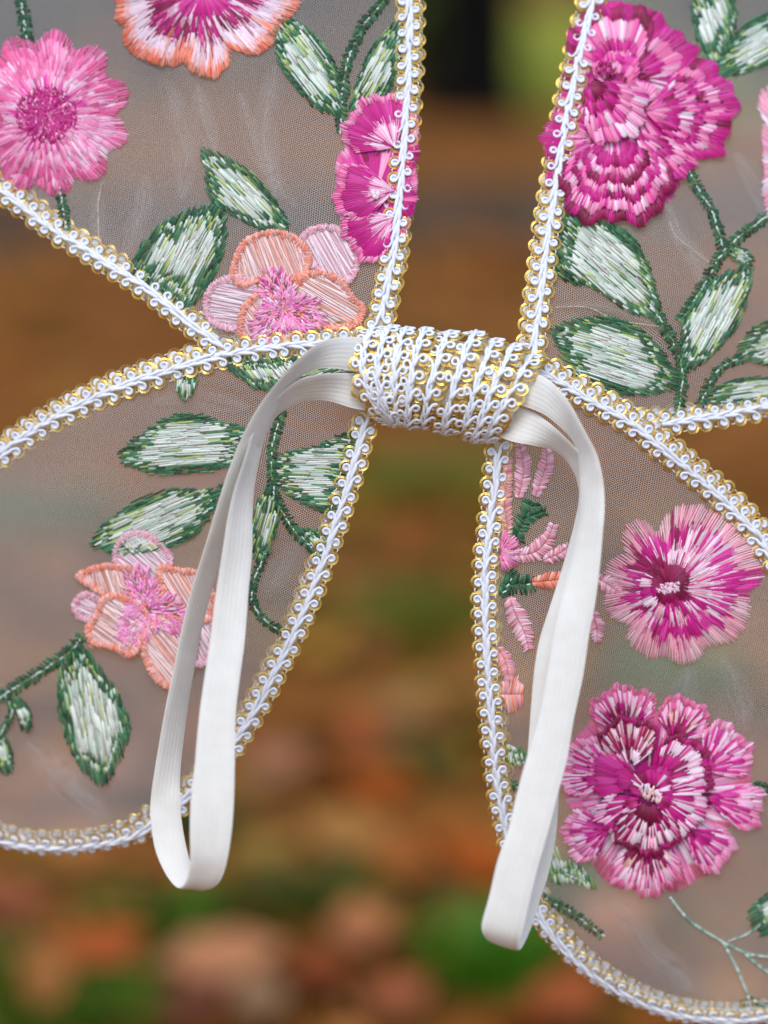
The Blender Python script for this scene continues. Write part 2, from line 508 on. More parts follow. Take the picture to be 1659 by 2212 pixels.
tree(330, 21, 0.2, (50, 44, 38), 'dim tree trunk behind the upper left tulle', [(70, 92, 30), (60, 80, 28)])
tree(1640, 20, 0.2, (52, 46, 40), 'dim tree trunk behind the upper right tulle', [(70, 92, 30), (60, 80, 28)])

def shrub(u, y, rx, rz, cols, label, n=1500):
    x = (u - 829.5) * S / D * y
    e = empty('shrub'); e.location = (x, y, 0)
    v, f = [], []
    for k in range(5):
        a = k * 1.26
        v2, f2 = tube_world([(0.05 * math.cos(a), .05 * math.sin(a), 0), (.2 * rx * math.cos(a), .2 * rx * math.sin(a), rz * .6), (.45 * rx * math.cos(a), .45 * rx * math.sin(a), rz * 1.3)], [.03, .02, .008], 5)
        n0 = len(v); v += v2; f += [tuple(q + n0 for q in ff) for ff in f2]
    mesh_obj('stem', v, f, M_BARK, e, cols=np.tile(np.array(lin((60, 44, 30))), (len(v), 1)))
    foliage('crown', 0, 0, rz, rx, rx * .7, rz, n, 0.085, cols, e)
    tag(e, label, 'shrub', 'shrubs behind the wings')
lvx = []
for i_ in range(13):
    y_ = 17.2 + 3.2 * i_
    lvx += [(0.75 + 0.028 * (y_ - 17) + 0.12 * math.sin(y_), y_, 0.006), (9.0, y_, 0.006)]
M_LAWN, nt_, b_ = new_mat('sunlit_lawn')
n_ = noise(nt_, 5, 5, nt_.nodes.new('ShaderNodeTexCoord').outputs['Object'])
r__ = ramp(nt_, n_.outputs['Fac'], [(0.3, (0.22, 0.22, 0.016)), (0.7, (0.32, 0.34, 0.035))])
nt_.links.new(r__.outputs[0], b_.inputs['Base Color']); b_.inputs['Roughness'].default_value = 1; b_.inputs['Specular IOR Level'].default_value = 0.05
tag(mesh_obj('lawn', lvx, [(2 * q, 2 * q + 1, 2 * q + 3, 2 * q + 2) for q in range(12)], M_LAWN), kind='structure', label='bright yellow-green lawn right of the dark tree trunk')
shrub(900, 17.5, 0.34, 0.8, [(64, 80, 14), (80, 96, 24)], 'olive green shrub left of the dark tree trunk')
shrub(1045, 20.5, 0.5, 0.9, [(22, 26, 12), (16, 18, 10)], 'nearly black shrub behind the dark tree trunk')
shrub(620, 22, 1.0, 0.9, [(74, 84, 60), (60, 70, 52)], 'grey-green shrub behind the upper left tulle near its inner edge')
shrub(90, 22, 1.3, 1.0, [(66, 84, 78), (52, 70, 66)], 'bluish dark shrub behind the upper left corner')
shrub(1460, 22, 0.9, 0.9, [(90, 96, 86), (72, 80, 70)], 'grey shrub behind the large magenta peony')

# ------------------------------------------------------------------ the wings
wings = empty('butterfly_wings')
wings.matrix_world = ROOT_M
tag(wings, 'white butterfly costume wings of embroidered tulle with white and gold braid edging', 'costume wings')

WING_BEND = {'UL': 0.022, 'UR': 0.036, 'LL': 0.030, 'LR': 0.024}
def zs(w, u, v):
    r = math.hypot(u - 955, v - 830) / 900.0
    z = -WING_BEND[w] * r * r / (1 + 0.25 * r * r)
    z += 0.0012 * math.sin(u * 0.011 + v * 0.006) * min(1, r * 1.6)
    if w in ('LL', 'LR'): z += 0.003
    return z
def on(w, u, v, h=0.0):
    return P(u, v, zs(w, u, v) + h * S)

RIDGES = [('UL', 215, 395, 222, 520, 16, 0.004), ('UL', 330, 120, 400, 420, 26, 0.004), ('UL', 420, 60, 480, 330, 22, 0.003), ('UL', 560, 130, 590, 360, 24, 0.003),
          ('UL', 300, 330, 360, 480, 18, 0.003), ('UR', 1470, 380, 1540, 590, 12, 0.004), ('UR', 1560, 300, 1650, 420, 22, 0.004), ('UR', 1200, 665, 1440, 715, 9, 0.003),
          ('LL', 560, 1140, 700, 1300, 26, 0.003), ('LL', 60, 1560, 260, 1760, 40, 0.004), ('LR', 1470, 1440, 1520, 1640, 30, 0.005), ('LR', 1560, 1400, 1640, 1600, 30, 0.004),
          ('LR', 1300, 1980, 1560, 2130, 40, 0.004), ('LL', 330, 870, 560, 880, 24, 0.003)]
def zt(w, u, v):
    z = zs(w, u, v)
    for (ww, x0, y0, x1, y1, sg, am) in RIDGES:
        if ww != w: continue
        dx, dy = x1 - x0, y1 - y0
        t = max(-0.3, min(1.3, ((u - x0) * dx + (v - y0) * dy) / (dx * dx + dy * dy)))
        d2 = (u - x0 - t * dx) ** 2 + (v - y0 - t * dy) ** 2
        fade = 1 - abs(t - 0.5) / 0.85
        if d2 < 9 * sg * sg and fade > 0: z -= am * 0.6 * fade * math.exp(-d2 / (2 * sg * sg))
    return z

OUT = {
 'UL': [(812, 715), (850, 540), (868, 360), (880, 180), (884, 0), (872, -250), (800, -500), (580, -680), (250, -700), (-160, -560), (-400, -300), (-440, -40), (-330, 150), (-160, 290), (0, 410), (130, 505), (300, 612), (440, 715), (500, 752), (660, 748)],
 'UR': [(1150, 780), (1166, 640), (1192, 450), (1228, 230), (1280, 0), (1350, -240), (1500, -470), (1750, -590), (2050, -520), (2190, -200), (2150, 200), (2060, 560), (1930, 760), (1790, 845), (1659, 880), (1520, 905), (1400, 918), (1300, 880), (1220, 835)],
 'LL': [(792, 745), (700, 742), (560, 754), (440, 778), (260, 837), (120, 903), (0, 985), (-150, 1110), (-260, 1300), (-265, 1540), (-150, 1720), (0, 1793), (130, 1813), (270, 1798), (345, 1765), (410, 1715), (510, 1600), (600, 1440), (665, 1300), (715, 1160), (757, 1030), (795, 900), (800, 820)],
 'LR': [(1140, 800), (1180, 812), (1260, 857), (1350, 908), (1440, 978), (1540, 1062), (1620, 1140), (1690, 1230), (1850, 1330), (2000, 1500), (2080, 1750), (2020, 2000), (1850, 2150), (1659, 2190), (1560, 2197), (1430, 2177), (1300, 2112), (1200, 2022), (1150, 1942), (1105, 1832), (1076, 1700), (1061, 1550), (1050, 1400), (1047, 1250), (1060, 1100), (1075, 960), (1085, 880)],
}
PLABEL = {'UL': 'upper left wing of sheer tulle', 'UR': 'upper right wing of sheer tulle', 'LL': 'lower left wing of sheer tulle', 'LR': 'lower right wing of sheer tulle'}
POLY = {}
for w, pts in OUT.items():
    poly = smooth(pts, 14, closed=True); POLY[w] = poly
    st = 14.0
    x0, y0 = poly.min(0) - st; x1, y1 = poly.max(0) + st
    nx, ny = int((x1 - x0) / st) + 1, int((y1 - y0) / st) + 1
    gx, gy = np.meshgrid(x0 + st * np.arange(nx + 1), y0 + st * np.arange(ny + 1))
    cx, cy = gx[:-1, :-1] + st / 2, gy[:-1, :-1] + st / 2
    keep = inside(poly, cx, cy)
    idx = -np.ones(gx.shape, int); vs, uvs, fs = [], [], []
    for j, i in zip(*np.nonzero(keep)):
        q = []
        for (jj, ii) in ((j, i), (j, i + 1), (j + 1, i + 1), (j + 1, i)):
            if idx[jj, ii] < 0:
                idx[jj, ii] = len(vs)
                a, b = gx[jj, ii], gy[jj, ii]
                vs.append(P(a, b, zt(w, a, b))); uvs.append((a, b))
            q.append(idx[jj, ii])
        fs.append((q[3], q[2], q[1], q[0]))
    tag(mesh_obj('wing_panel', vs, fs, M_TULLE, wings, uvs=uvs), PLABEL[w])

# ------------------------------------------------------------------ gimp braid: curls of white cord and double gold loops
def tube_uv(pts, rad, sides=6, caps=True):
    pts = [Vector(p) for p in pts]
    v, f = [], []
    up = Vector((0, 0, 1))
    for i, p in enumerate(pts):
        t = (pts[min(i + 1, len(pts) - 1)] - pts[max(i - 1, 0)]).normalized()
        a = t.cross(up)
        a = a.normalized() if a.length > 1e-4 else Vector((1, 0, 0))
        b = a.cross(t).normalized()
        r = rad[i] if hasattr(rad, '__len__') else rad
        for k in range(sides):
            an = 2 * math.pi * k / sides
            v.append(p + (a * math.cos(an) + b * math.sin(an)) * r)
    for i in range(len(pts) - 1):
        for k in range(sides):
            f.append((i * sides + k, i * sides + (k + 1) % sides, (i + 1) * sides + (k + 1) % sides, (i + 1) * sides + k))
    if caps:
        f.append(tuple(range(sides))[::-1]); f.append(tuple(range((len(pts) - 1) * sides, len(pts) * sides)))
    return v, f

def curl_geo(side, j):
    jr = random.uniform(-0.7, 0.7); cw = 15.6 + random.uniform(-1.5, 1.5); ct = random.uniform(-1.5, 1.5); r = 6.7 + jr * .8
    st = random.uniform(0.92, 1.12)
    pts = []
    for k in range(13):
        a = R(-62 + k * (300 / 12))
        pts.append((ct + r * st * math.cos(a), cw + r * math.sin(a), 4.0 + 3.2 * k / 12))
    pts += [(ct + 5, cw - 10.8, 8.2), (13, 4.6, 9.2), (23, 2.4, 9.0), (34, 1.0, 7.6), (46, -0.6, 5.0), (56, -1.4, 2.4)]
    pts = [(a, b * side, c) for a, b, c in pts]
    rad = [2.4, 2.8] + [3.05] * 11 + [3.6, 4.2, 4.5, 4.5, 4.2, 3.0]
    v, f = tube_uv(pts, rad, 7)
    # little stitch tying neighbouring loops
    v2, f2 = tube_uv([(13, 21 * side, 2.5), (17.5, 22.5 * side, 3.4), (22, 21 * side, 2.5)], 1.3, 5)
    n = len(v); v += v2; f += [tuple(q + n for q in ff) for ff in f2]
    # cord core that fills the eye of the loop
    v3 = [(ct + 5.8 * math.cos(a), (cw + 5.8 * math.sin(a)) * side, 3.2) for a in np.linspace(0, 2 * math.pi, 9)[:-1]]
    n = len(v); v += [Vector(q) for q in v3] + [Vector((ct, cw * side, 4.2))]
    for k in range(8): f.append((n + k, n + (k + 1) % 8, n + 8) if side > 0 else (n + (k + 1) % 8, n + k, n + 8))
    return v, f
def short_curl_geo(side, j):
    cw = 15.5 + random.uniform(-1.5, 1.5); ct = random.uniform(-1.5, 1.5); r = 7.3 + random.uniform(-.8, .8)
    pts = [(ct + r * 1.05 * math.cos(R(-70 + k * 25)), (cw + r * math.sin(R(-70 + k * 25))) * side, 5.0 + 3.5 * k / 12) for k in range(13)]
    pts += [(ct + 4, (cw - 10) * side, 9.4), (12, 4.4 * side, 9.6), (20, 1.6 * side, 8.0), (28, 0, 4.5)]
    return tube_uv(pts, [2.4, 2.8] + [3.1] * 11 + [3.5, 3.8, 3.6, 2.6], 7)
def gold_geo(side, j):
    v, f = [], []
    ct = random.uniform(-1, 1); cw = 16.0 + random.uniform(-1, 1)
    for q, r in enumerate((11.9, 14.5)):
        pts = []
        a0, a1 = -66 + random.uniform(-8, 8), 246 + random.uniform(-8, 8)
        for k in range(13):
            a = R(a0 + (a1 - a0) * k / 12)
            pts.append((ct + r * 1.02 * math.cos(a), (cw + r * math.sin(a)) * side, 2.6 - q * 0.8 + 1.2 * math.sin(k * .5 + j)))
        v2, f2 = tube_uv(pts, 1.15, 5)
        n = len(v); v += v2; f += [tuple(x + n for x in ff) for ff in f2]
    return v, f
def bare_mesh(name, v, f, mat, smooth_=True):
    me = bpy.data.meshes.new(name); me.from_pydata([tuple(x) for x in v], [], f)
    me.polygons.foreach_set('use_smooth', np.full(len(me.polygons), smooth_)); me.materials.append(mat); me.update()
    return me
NV = 6
def bend(geo, rad):
    v, f = geo
    return [Vector((x.x * (1 - x.x * x.x / (6 * rad * rad)), x.y, x.z - x.x * x.x / (2 * rad))) for x in v], f
CURL_G = {s_: [curl_geo(s_, j) for j in range(NV)] for s_ in (1, -1)}
GOLD_G = {s_: [gold_geo(s_, j) for j in range(NV)] for s_ in (1, -1)}
CURL = {s_: [bare_mesh('white_curl', *g, M_CORD) for g in CURL_G[s_]] for s_ in (1, -1)}
GOLD = {s_: [bare_mesh('gold_loop', *g, M_GOLD, False) for g in GOLD_G[s_]] for s_ in (1, -1)}

WCURL_G = {s_: [bend(short_curl_geo(s_, j), 84) for j in range(NV)] for s_ in (1, -1)}
WGOLD_G = {s_: [bend(g, 84) for g in GOLD_G[s_]] for s_ in (1, -1)}
WCURL = {s_: [bare_mesh('white_curl', *g, M_CORD) for g in WCURL_G[s_]] for s_ in (1, -1)}
WGOLD = {s_: [bare_mesh('gold_loop', *g, M_GOLD, False) for g in WGOLD_G[s_]] for s_ in (1, -1)}
UNITS = []      # (distance from knot, in view, parent, side, variant, matrix)
BACK = {'c': ([], []), 'g': ([], [])}
def bake(store, geo, m):
    v, f = geo
    n = len(store[0])
    store[0].extend([m @ Vector(x) for x in v]); store[1].extend([tuple(q + n for q in ff) for ff in f])

def frame(p, T, N):
    T = T.normalized(); N = (N - T * N.dot(T)).normalized(); B = N.cross(T)
    return Matrix(((T.x * S, B.x * S, N.x * S, p.x), (T.y * S, B.y * S, N.y * S, p.y), (T.z * S, B.z * S, N.z * S, p.z), (0, 0, 0, 1)))

def braid(w, path, label, back=(0, 0), roll=0.0, pitch=35.0, end_taper=False):
    """braid strip along path (drawing units), sewn over the wing edge with a second one behind it"""
    q = smooth(path, 4.0)
    pts = [on(w, a, b, 0) for a, b in q]
    n = len(pts)
    rolls = np.zeros(n) if not callable(roll) else np.array([roll(a, b) for a, b in q])
    def fr(i, h, woff=0.0):
        i = max(1, min(n - 2, i))
        T = pts[i + 1] - pts[i - 1]
        N = Vector((0, 0, 1))
        Tn = T.normalized()
        if rolls[i]: N = Matrix.Rotation(rolls[i], 3, Tn) @ N
        m = frame(pts[i], T, N)
        B = Vector((m[0][1], m[1][1], m[2][1])) / S; N = Vector((m[0][2], m[1][2], m[2][2])) / S
        m.translation = pts[i] + N * h * S + B * woff * S
        return m
    # backing tape
    v, f = [], []
    for i in range(0, n, 2):
        m = fr(i, 0)
        jit = random.uniform(-1.5, 1.5)
        for (wv, hh) in ((-14 + jit, 1.2), (-8, 4.0), (0, 5), (8, 4.0), (14 + jit, 1.2), (14 + jit, -3), (0, -6), (-14 + jit, -3)):
            v.append(m @ Vector((0, wv, hh)))
    k = len(v) // 8
    for i in range(k - 1):
        for j in range(8):
            f.append((i * 8 + j, (i + 1) * 8 + j, (i + 1) * 8 + (j + 1) % 8, i * 8 + (j + 1) % 8))
    part = mesh_obj('braid_trim', v, f, M_TAPE, wings); tag(part, label)
    L = (n - 1) * 4.0
    d = random.uniform(4, 12)
    kk = 0
    while d < L - 6:
        for side in (1, -1):
            dd = d + (pitch / 2 if side < 0 else 0) + random.uniform(-1.5, 1.5)
            i = int(dd / 4)
            if i >= n - 2: continue
            m = fr(i, 2.5 + random.uniform(-.6, .6), random.uniform(-1, 1)) @ Matrix.Rotation(random.uniform(-.09, .09), 4, 'Z') @ Matrix.Rotation(random.uniform(-.08, .08), 4, 'X')
            u_, v_ = q[i]
            vis = -25 < u_ < 1684 and -25 < v_ < 2237
            UNITS.append((math.hypot(u_ - 955, v_ - 900), vis, part, side, (kk * 2 + (side > 0)) % NV, m))
            if vis:
                bo = back[0] + (back[1] - back[0]) * i / n
                mb = fr(i + 3, -9.0, bo) @ Matrix.Rotation(math.pi, 4, 'X')
                bake(BACK['g'], GOLD_G[-side][kk % NV], mb); bake(BACK['c'], CURL_G[-side][kk % NV], mb)
        d += pitch * random.uniform(0.97, 1.04); kk += 1
    return part

braid('UL', [(815, 712), (828, 660), (850, 540), (868, 360), (880, 180), (884, 0), (872, -250), (800, -500), (580, -680), (250, -700), (-160, -560), (-400, -300), (-440, -40), (-330, 150)],
      'braid up the inner edge of the upper left wing', back=(-4, -14))
braid('UL', [(-330, 150), (-160, 290), (0, 408), (130, 505), (300, 612), (400, 690), (470, 742)], 'braid along the lower edge of the upper left wing', back=(14, 4))
braid('UR', [(1150, 790), (1154, 740), (1166, 640), (1192, 450), (1228, 230), (1280, 0), (1350, -240), (1500, -470), (1750, -590), (2050, -520), (2190, -200), (2150, 200), (2060, 560)],
      'braid up the inner edge of the upper right wing', back=(8, 0))
braid('UR', [(2060, 560), (1930, 760), (1790, 845), (1659, 878), (1520, 903), (1420, 915), (1375, 918)], 'braid along the lower edge of the upper right wing', back=(-10, -8))
braid('LL', [(800, 735), (700, 742), (560, 754), (440, 778), (260, 837), (120, 903), (0, 985), (-150, 1110), (-260, 1300), (-265, 1540)], 'braid along the upper edge of the lower left wing', back=(-16, -9))
roll_ll = lambda a, b: -0.75 * max(0, min(1, (420 - a) / 200))
braid('LL', [(795, 890), (757, 1030), (715, 1160), (665, 1300), (600, 1440), (510, 1600), (410, 1715), (345, 1765), (270, 1806), (130, 1826), (0, 1808), (-150, 1730), (-265, 1540)], 'braid along the inner and bottom edge of the lower left wing', back=(-5, -10), roll=roll_ll)
braid('LR', [(1140, 795), (1180, 812), (1260, 857), (1350, 908), (1440, 978), (1540, 1062), (1620, 1140), (1690, 1230), (1850, 1330), (2000, 1500), (2080, 1750)], 'braid along the upper edge of the lower right wing', back=(14, 14))
roll_lr = lambda a, b: 0.7 * max(0, min(1, (b - 1880) / 180))
braid('LR', [(1078, 950), (1062, 1100), (1047, 1250), (1050, 1400), (1061, 1550), (1076, 1700), (1105, 1832), (1150, 1942), (1200, 2022), (1300, 2112), (1430, 2177), (1560, 2197), (1659, 2190), (1850, 2150), (2020, 2000), (2080, 1750)], 'braid along the inner and bottom edge of the lower right wing', back=(6, 16), roll=roll_lr)

# ------------------------------------------------------------------ the knot: braid wound round the middle
KX = [760, 800, 855, 912, 968, 1024, 1068, 1107, 1150]
KY = [806, 810, 812, 819, 826, 836, 846, 856, 868]
KR = [88, 92, 98, 98, 102, 108, 104, 100, 92]
def ky(x): return float(np.interp(x, KX, KY))
def kr(x): return float(np.interp(x, KX, KR))
def knot_pt(x, phi, dr=0.0):
    r = kr(x) + dr
    return P(x, ky(x) + r * math.sin(phi), 0.004 + r * 0.82 * S * math.cos(phi))
v, f = [], []
xs = np.linspace(782, 1128, 24)
for x in xs:
    sh = (x - 955) * 0.0
    for k in range(28):
        ph = 2 * math.pi * k / 28
        xx = x - 0.14 * kr(x) * math.sin(ph) * np.interp(x, [790, 900, 1120], [-0.6, 1, 3.2])
        v.append(knot_pt(xx, ph, -10 + 2.5 * math.sin(x * 0.16)))
for i in range(23):
    for k in range(28):
        f.append((i * 28 + k, i * 28 + (k + 1) % 28, (i + 1) * 28 + (k + 1) % 28, (i + 1) * 28 + k))
f.append(tuple(range(28))[::-1]); f.append(tuple(range(23 * 28, 24 * 28)))
knot = mesh_obj('centre_wrap', v, f, M_TAPE, wings); tag(knot, 'knot of white and gold braid wound round the middle')
TURNS = [(802, 786, 838), (838, 815, 848), (872, 851, 858), (912, 888, 880), (966, 932, 914), (1022, 982, 958), (1064, 1028, 1000), (1106, 1062, 1022), (1146, 1096, 1046)]
for ti, (xt, xm, xb) in enumerate(TURNS):
    def pos(ph, dr=0):
        s_ = math.sin(ph)
        x = xm + (xb - xt) / 2 * s_ + ((xt + xb) / 2 - xm) * s_ * s_
        return knot_pt(x, ph, dr + 4 * (ti % 2))
    sv, sf = [], []
    for st_ in range(3):                                  # the twisted cords down the middle of each turn
        pts = []
        for k in range(61):
            pp = R(-120) + R(240) * k / 60
            o_ = 3.6 * math.sin(pp * 7.5 + st_ * 2.1 + ti)
            a_ = pos(pp, 5.5 + 2.2 * math.cos(pp * 7.5 + st_ * 2.1 + ti)); a_.x += (o_ + (st_ - 1) * 2.2) * S
            pts.append(a_)
        v2, f2 = tube_uv(pts, 3.1 * S, 6)
        n0 = len(sv); sv += v2; sf += [tuple(x + n0 for x in ff) for ff in f2]
    mesh_obj('spine_cord', sv, sf, M_CORD, knot)
    ph = R(-118) + random.uniform(0, .2)
    kk = ti
    while ph < R(118):
        for side in (1, -1):
            if side < 0 and ti > 0 and random.random() < 0.3: continue
            pp = ph + (0.16 if side < 0 else 0)
            p0 = pos(pp); T = pos(pp + 0.05) - pos(pp - 0.05)
            N = p0 - P(pos(pp).x / S + 829.5, ky(pos(pp).x / S + 829.5), 0.004)
            N.x = 0
            m = frame(p0, T, N) @ Matrix.Rotation(random.uniform(-.12, .12), 4, 'Z') @ Matrix.Diagonal((1.05, 1.12 if side > 0 else .95, 1.0 if side > 0 else .7, 1))
            q0 = (m.translation.x / S + 829.5, 1106 - m.translation.y / S)
            vis = math.cos(pp) > -0.1
            UNITS.append((0.0 if vis else 5000.0, vis, knot, side, kk % NV, m))
            p1 = pos(pp + .18, -4); m1 = frame(p1, pos(pp + 0.23) - pos(pp + 0.13), Vector((0, N.y, N.z)))      # gold of the turn underneath
            bake(BACK['g'], WGOLD_G[side][(kk + 2) % NV], m1 @ Matrix.Diagonal((1.05, 1.2, 1.2, 1))) if kk % 2 else None
        ph += 0.36 * random.uniform(0.95, 1.06); kk += 1

UNITS.sort(key=lambda t: (not t[1], t[0]))
REST = {'c': ([], []), 'g': ([], [])}
for k, (dist, vis, part, side, var, m) in enumerate(UNITS):
    if k < 300:
        inst('white_curl', (WCURL if part is knot else CURL)[side][var], part, m); inst('gold_loop', (WGOLD if part is knot else GOLD)[side][var], part, m)
    else:
        bake(REST['c'], (WCURL_G if part is knot else CURL_G)[side][var], m); bake(REST['g'], (WGOLD_G if part is knot else GOLD_G)[side][var], m)
print('braid units', len(UNITS), 'in view', sum(1 for t in UNITS if t[1]))
for nm, st, mt, sm, lb in (('outer_braid_cord', REST['c'], M_CORD, True, 'white cord curls of the outer braid'), ('outer_braid_gold', REST['g'], M_GOLD, False, 'gold loops of the outer braid'),
                       ('rear_braid_cord', BACK['c'], M_CORD, True, 'white cord curls of the braid behind'), ('rear_braid_gold', BACK['g'], M_GOLD, False, 'gold loops of the braid behind')):
    tag(mesh_obj(nm, st[0], st[1], mt, wings, shade=sm), lb, kind='stuff')

# ------------------------------------------------------------------ elastic straps
def strap(rows, label, W=78.0):
    """rows: (edge a u, v, edge b u, v, depth z, sign) ; sign tells which edge is nearer the lens"""
    q = smooth([(r[0], r[1], r[2], r[3], r[4], r[5]) for r in rows], 7.0)
    nc = 12
    v, f, uvs = [], [], []
    prevn = None
    d = 0.0
    for i, (a0, a1, b0, b1, z, sg) in enumerate(q):
        wd = math.hypot(a0 - b0, a1 - b1)
        dz = math.sqrt(max(0.0, W * W - wd * wd)) * S * 0.5 * max(-1, min(1, sg))
        A, B = P(a0, a1, z + dz), P(b0, b1, z - dz)
        j0, j1 = max(0, i - 1), min(len(q) - 1, i + 1)
        mid = lambda k: P((q[k][0] + q[k][2]) / 2, (q[k][1] + q[k][3]) / 2, q[k][4])
        T = (mid(j1) - mid(j0)).normalized()
        N = (B - A).cross(T)
        N = N.normalized() if N.length > 1e-9 else (prevn or Vector((0, 0, 1)))
        if prevn is not None and N.dot(prevn) < 0: N = -N
        prevn = N
        if i: d += (mid(i) - mid(i - 1)).length / S
        ring = []
        for face in (1, -1):
            for k in range(nc + 1):
                t = k / nc if face > 0 else 1 - k / nc
                edge = max(0.0, 1 - (abs(t - 0.5) * 2) ** 8)
                rib = 0.10 * math.cos(t * math.pi * 2 * 5)
                h = face * (2.6 * edge + rib * edge) + 1.6 * math.cos((t - .5) * math.pi)
                v.append(A.lerp(B, t) + N * h * S); uvs.append((t, d))
        del ring
    m_ = 2 * (nc + 1)
    for i in range(len(q) - 1):
        for k in range(m_):
            f.append((i * m_ + k, i * m_ + (k + 1) % m_, (i + 1) * m_ + (k + 1) % m_, (i + 1) * m_ + k))
    tag(mesh_obj('strap', v, f, M_STRAP, wings, uvs=uvs), label)

LS = [ # lower ribbon from the knot, leg in front, fold at the bottom, leg behind, upper ribbon back to the knot
 (815, 806, 815, 890, .006, 0), (790, 806, 790, 887, .009, 0), (766, 806, 756, 880, .012, 0), (730, 806, 714, 867, .015, .5), (693, 808, 683, 864, .018, 1), (652, 818, 652, 868, .020, 1), (622, 836, 619, 884, .021, 1),
 (590, 868, 596, 902, .022, 1), (566, 902, 583, 925, .023, 1), (542, 945, 572, 950, .025, 1), (524, 1002, 558, 1004, .028, 1), (505, 1060, 548, 1066, .030, 1), (492, 1118, 545, 1120, .032, 1),
 (482, 1182, 545, 1182, .034, 1), (466, 1285, 536, 1285, .036, .6), (453, 1388, 528, 1388, .038, .3), (432, 1531, 510, 1531, .041, 0), (420, 1658, 507, 1658, .043, 0), (412, 1734, 505, 1734, .044, 0),
 (410, 1790, 500, 1800, .044, 0), (411, 1845, 491, 1856, .043, 0), (407, 1885, 478, 1897, .040, 0), (396, 1913, 459, 1918, .036, 0), (381, 1916, 436, 1921, .032, 0),
 (358, 1888, 421, 1895, .028, 0), (336, 1838, 406, 1845, .025, 0), (327, 1785, 395, 1790, .023, 0), (325, 1734, 389, 1734, .022, 0), (335, 1658, 390, 1658, .022, .6), (357, 1531, 405, 1531, .022, 1), (376, 1440, 421, 1440, .022, 1),
 (386, 1388, 430, 1385, .022, 1), (410, 1285, 456, 1282, .023, 1), (442, 1182, 482, 1188, .024, 1), (462, 1115, 505, 1125, .025, 1), (485, 1041, 525, 1062, .026, 1), (506, 983, 545, 1005, .027, 1),
 (527, 935, 566, 955, .028, 1), (558, 879, 592, 896, .028, 1), (589, 837, 612, 856, .027, 1), (621, 799, 634, 828, .026, 1), (652, 768, 656, 810, .024, 1), (693, 739, 686, 797, .021, .7), (735, 728, 725, 796, .017, 0), (770, 728, 768, 803, .013, 0), (800, 731, 800, 803, .009, 0), (825, 733, 825, 803, .006, 0)]
strap(LS, 'ivory elastic strap loop hanging on the left')
RS = [ # upper ribbon, front leg, fold, rear leg, lower ribbon
 (1100, 800, 1075, 862, .006, 0), (1128, 802, 1096, 868, .009, 0), (1151, 805, 1116, 873, .012, 0), (1172, 812, 1151, 884, .016, 0), (1193, 826, 1180, 898, .020, 0), (1213, 847, 1205, 918, .024, .6), (1234, 876, 1226, 938, .027, 1), (1251, 907, 1237, 953, .029, 1), (1272, 947, 1246, 975, .031, 1),
 (1288, 978, 1250, 1000, .032, 1), (1299, 1016, 1252, 1025, .033, 1), (1305, 1057, 1254, 1060, .034, .8), (1306, 1099, 1254, 1099, .035, .8), (1303, 1141, 1250, 1141, .036, .8), (1296, 1222, 1232, 1222, .037, .6), (1286, 1300, 1212, 1300, .038, .4), (1272, 1376, 1196, 1376, .039, 0),
 (1259, 1463, 1181, 1463, .040, 0), (1240, 1551, 1164, 1551, .041, 0), (1225, 1639, 1137, 1639, .042, 0), (1205, 1715, 1117, 1712, .043, 0), (1187, 1786, 1099, 1786, .044, 0), (1160, 1880, 1074, 1862, .045, 0), (1142, 1954, 1057, 1935, .045, 0), (1128, 2015, 1041, 1995, .044, 0), (1121, 2042, 1046, 2021, .041, 0),
 (1120, 2052, 1062, 2036, .037, 0), (1128, 2046, 1075, 2030, .033, 0), (1147, 2005, 1085, 1990, .030, 0), (1163, 1955, 1098, 1945, .029, 0), (1186, 1883, 1118, 1876, .028, 0), (1200, 1810, 1128, 1805, .028, 0), (1206, 1737, 1133, 1735, .028, 0), (1208, 1640, 1139, 1640, .028, .3), (1212, 1529, 1147, 1529, .028, .6), (1222, 1441, 1155, 1441, .028, .6), (1233, 1376, 1167, 1376, .028, .8), (1250, 1310, 1188, 1310, .028, .8),
 (1270, 1222, 1216, 1222, .027, 1), (1284, 1134, 1240, 1134, .027, 1), (1285, 1075, 1250, 1080, .026, 1), (1278, 1025, 1249, 1050, .025, 1), (1262, 990, 1238, 1018, .024, 1), (1242, 966, 1219, 991, .022, 1), (1213, 937, 1192, 972, .020, 1), (1182, 910, 1152, 962, .017, .6), (1151, 890, 1112, 955, .013, 0), (1116, 878, 1080, 944, .009, 0), (1092, 866, 1060, 930, .006, 0)]
strap(RS, 'ivory elastic strap loop hanging on the right')

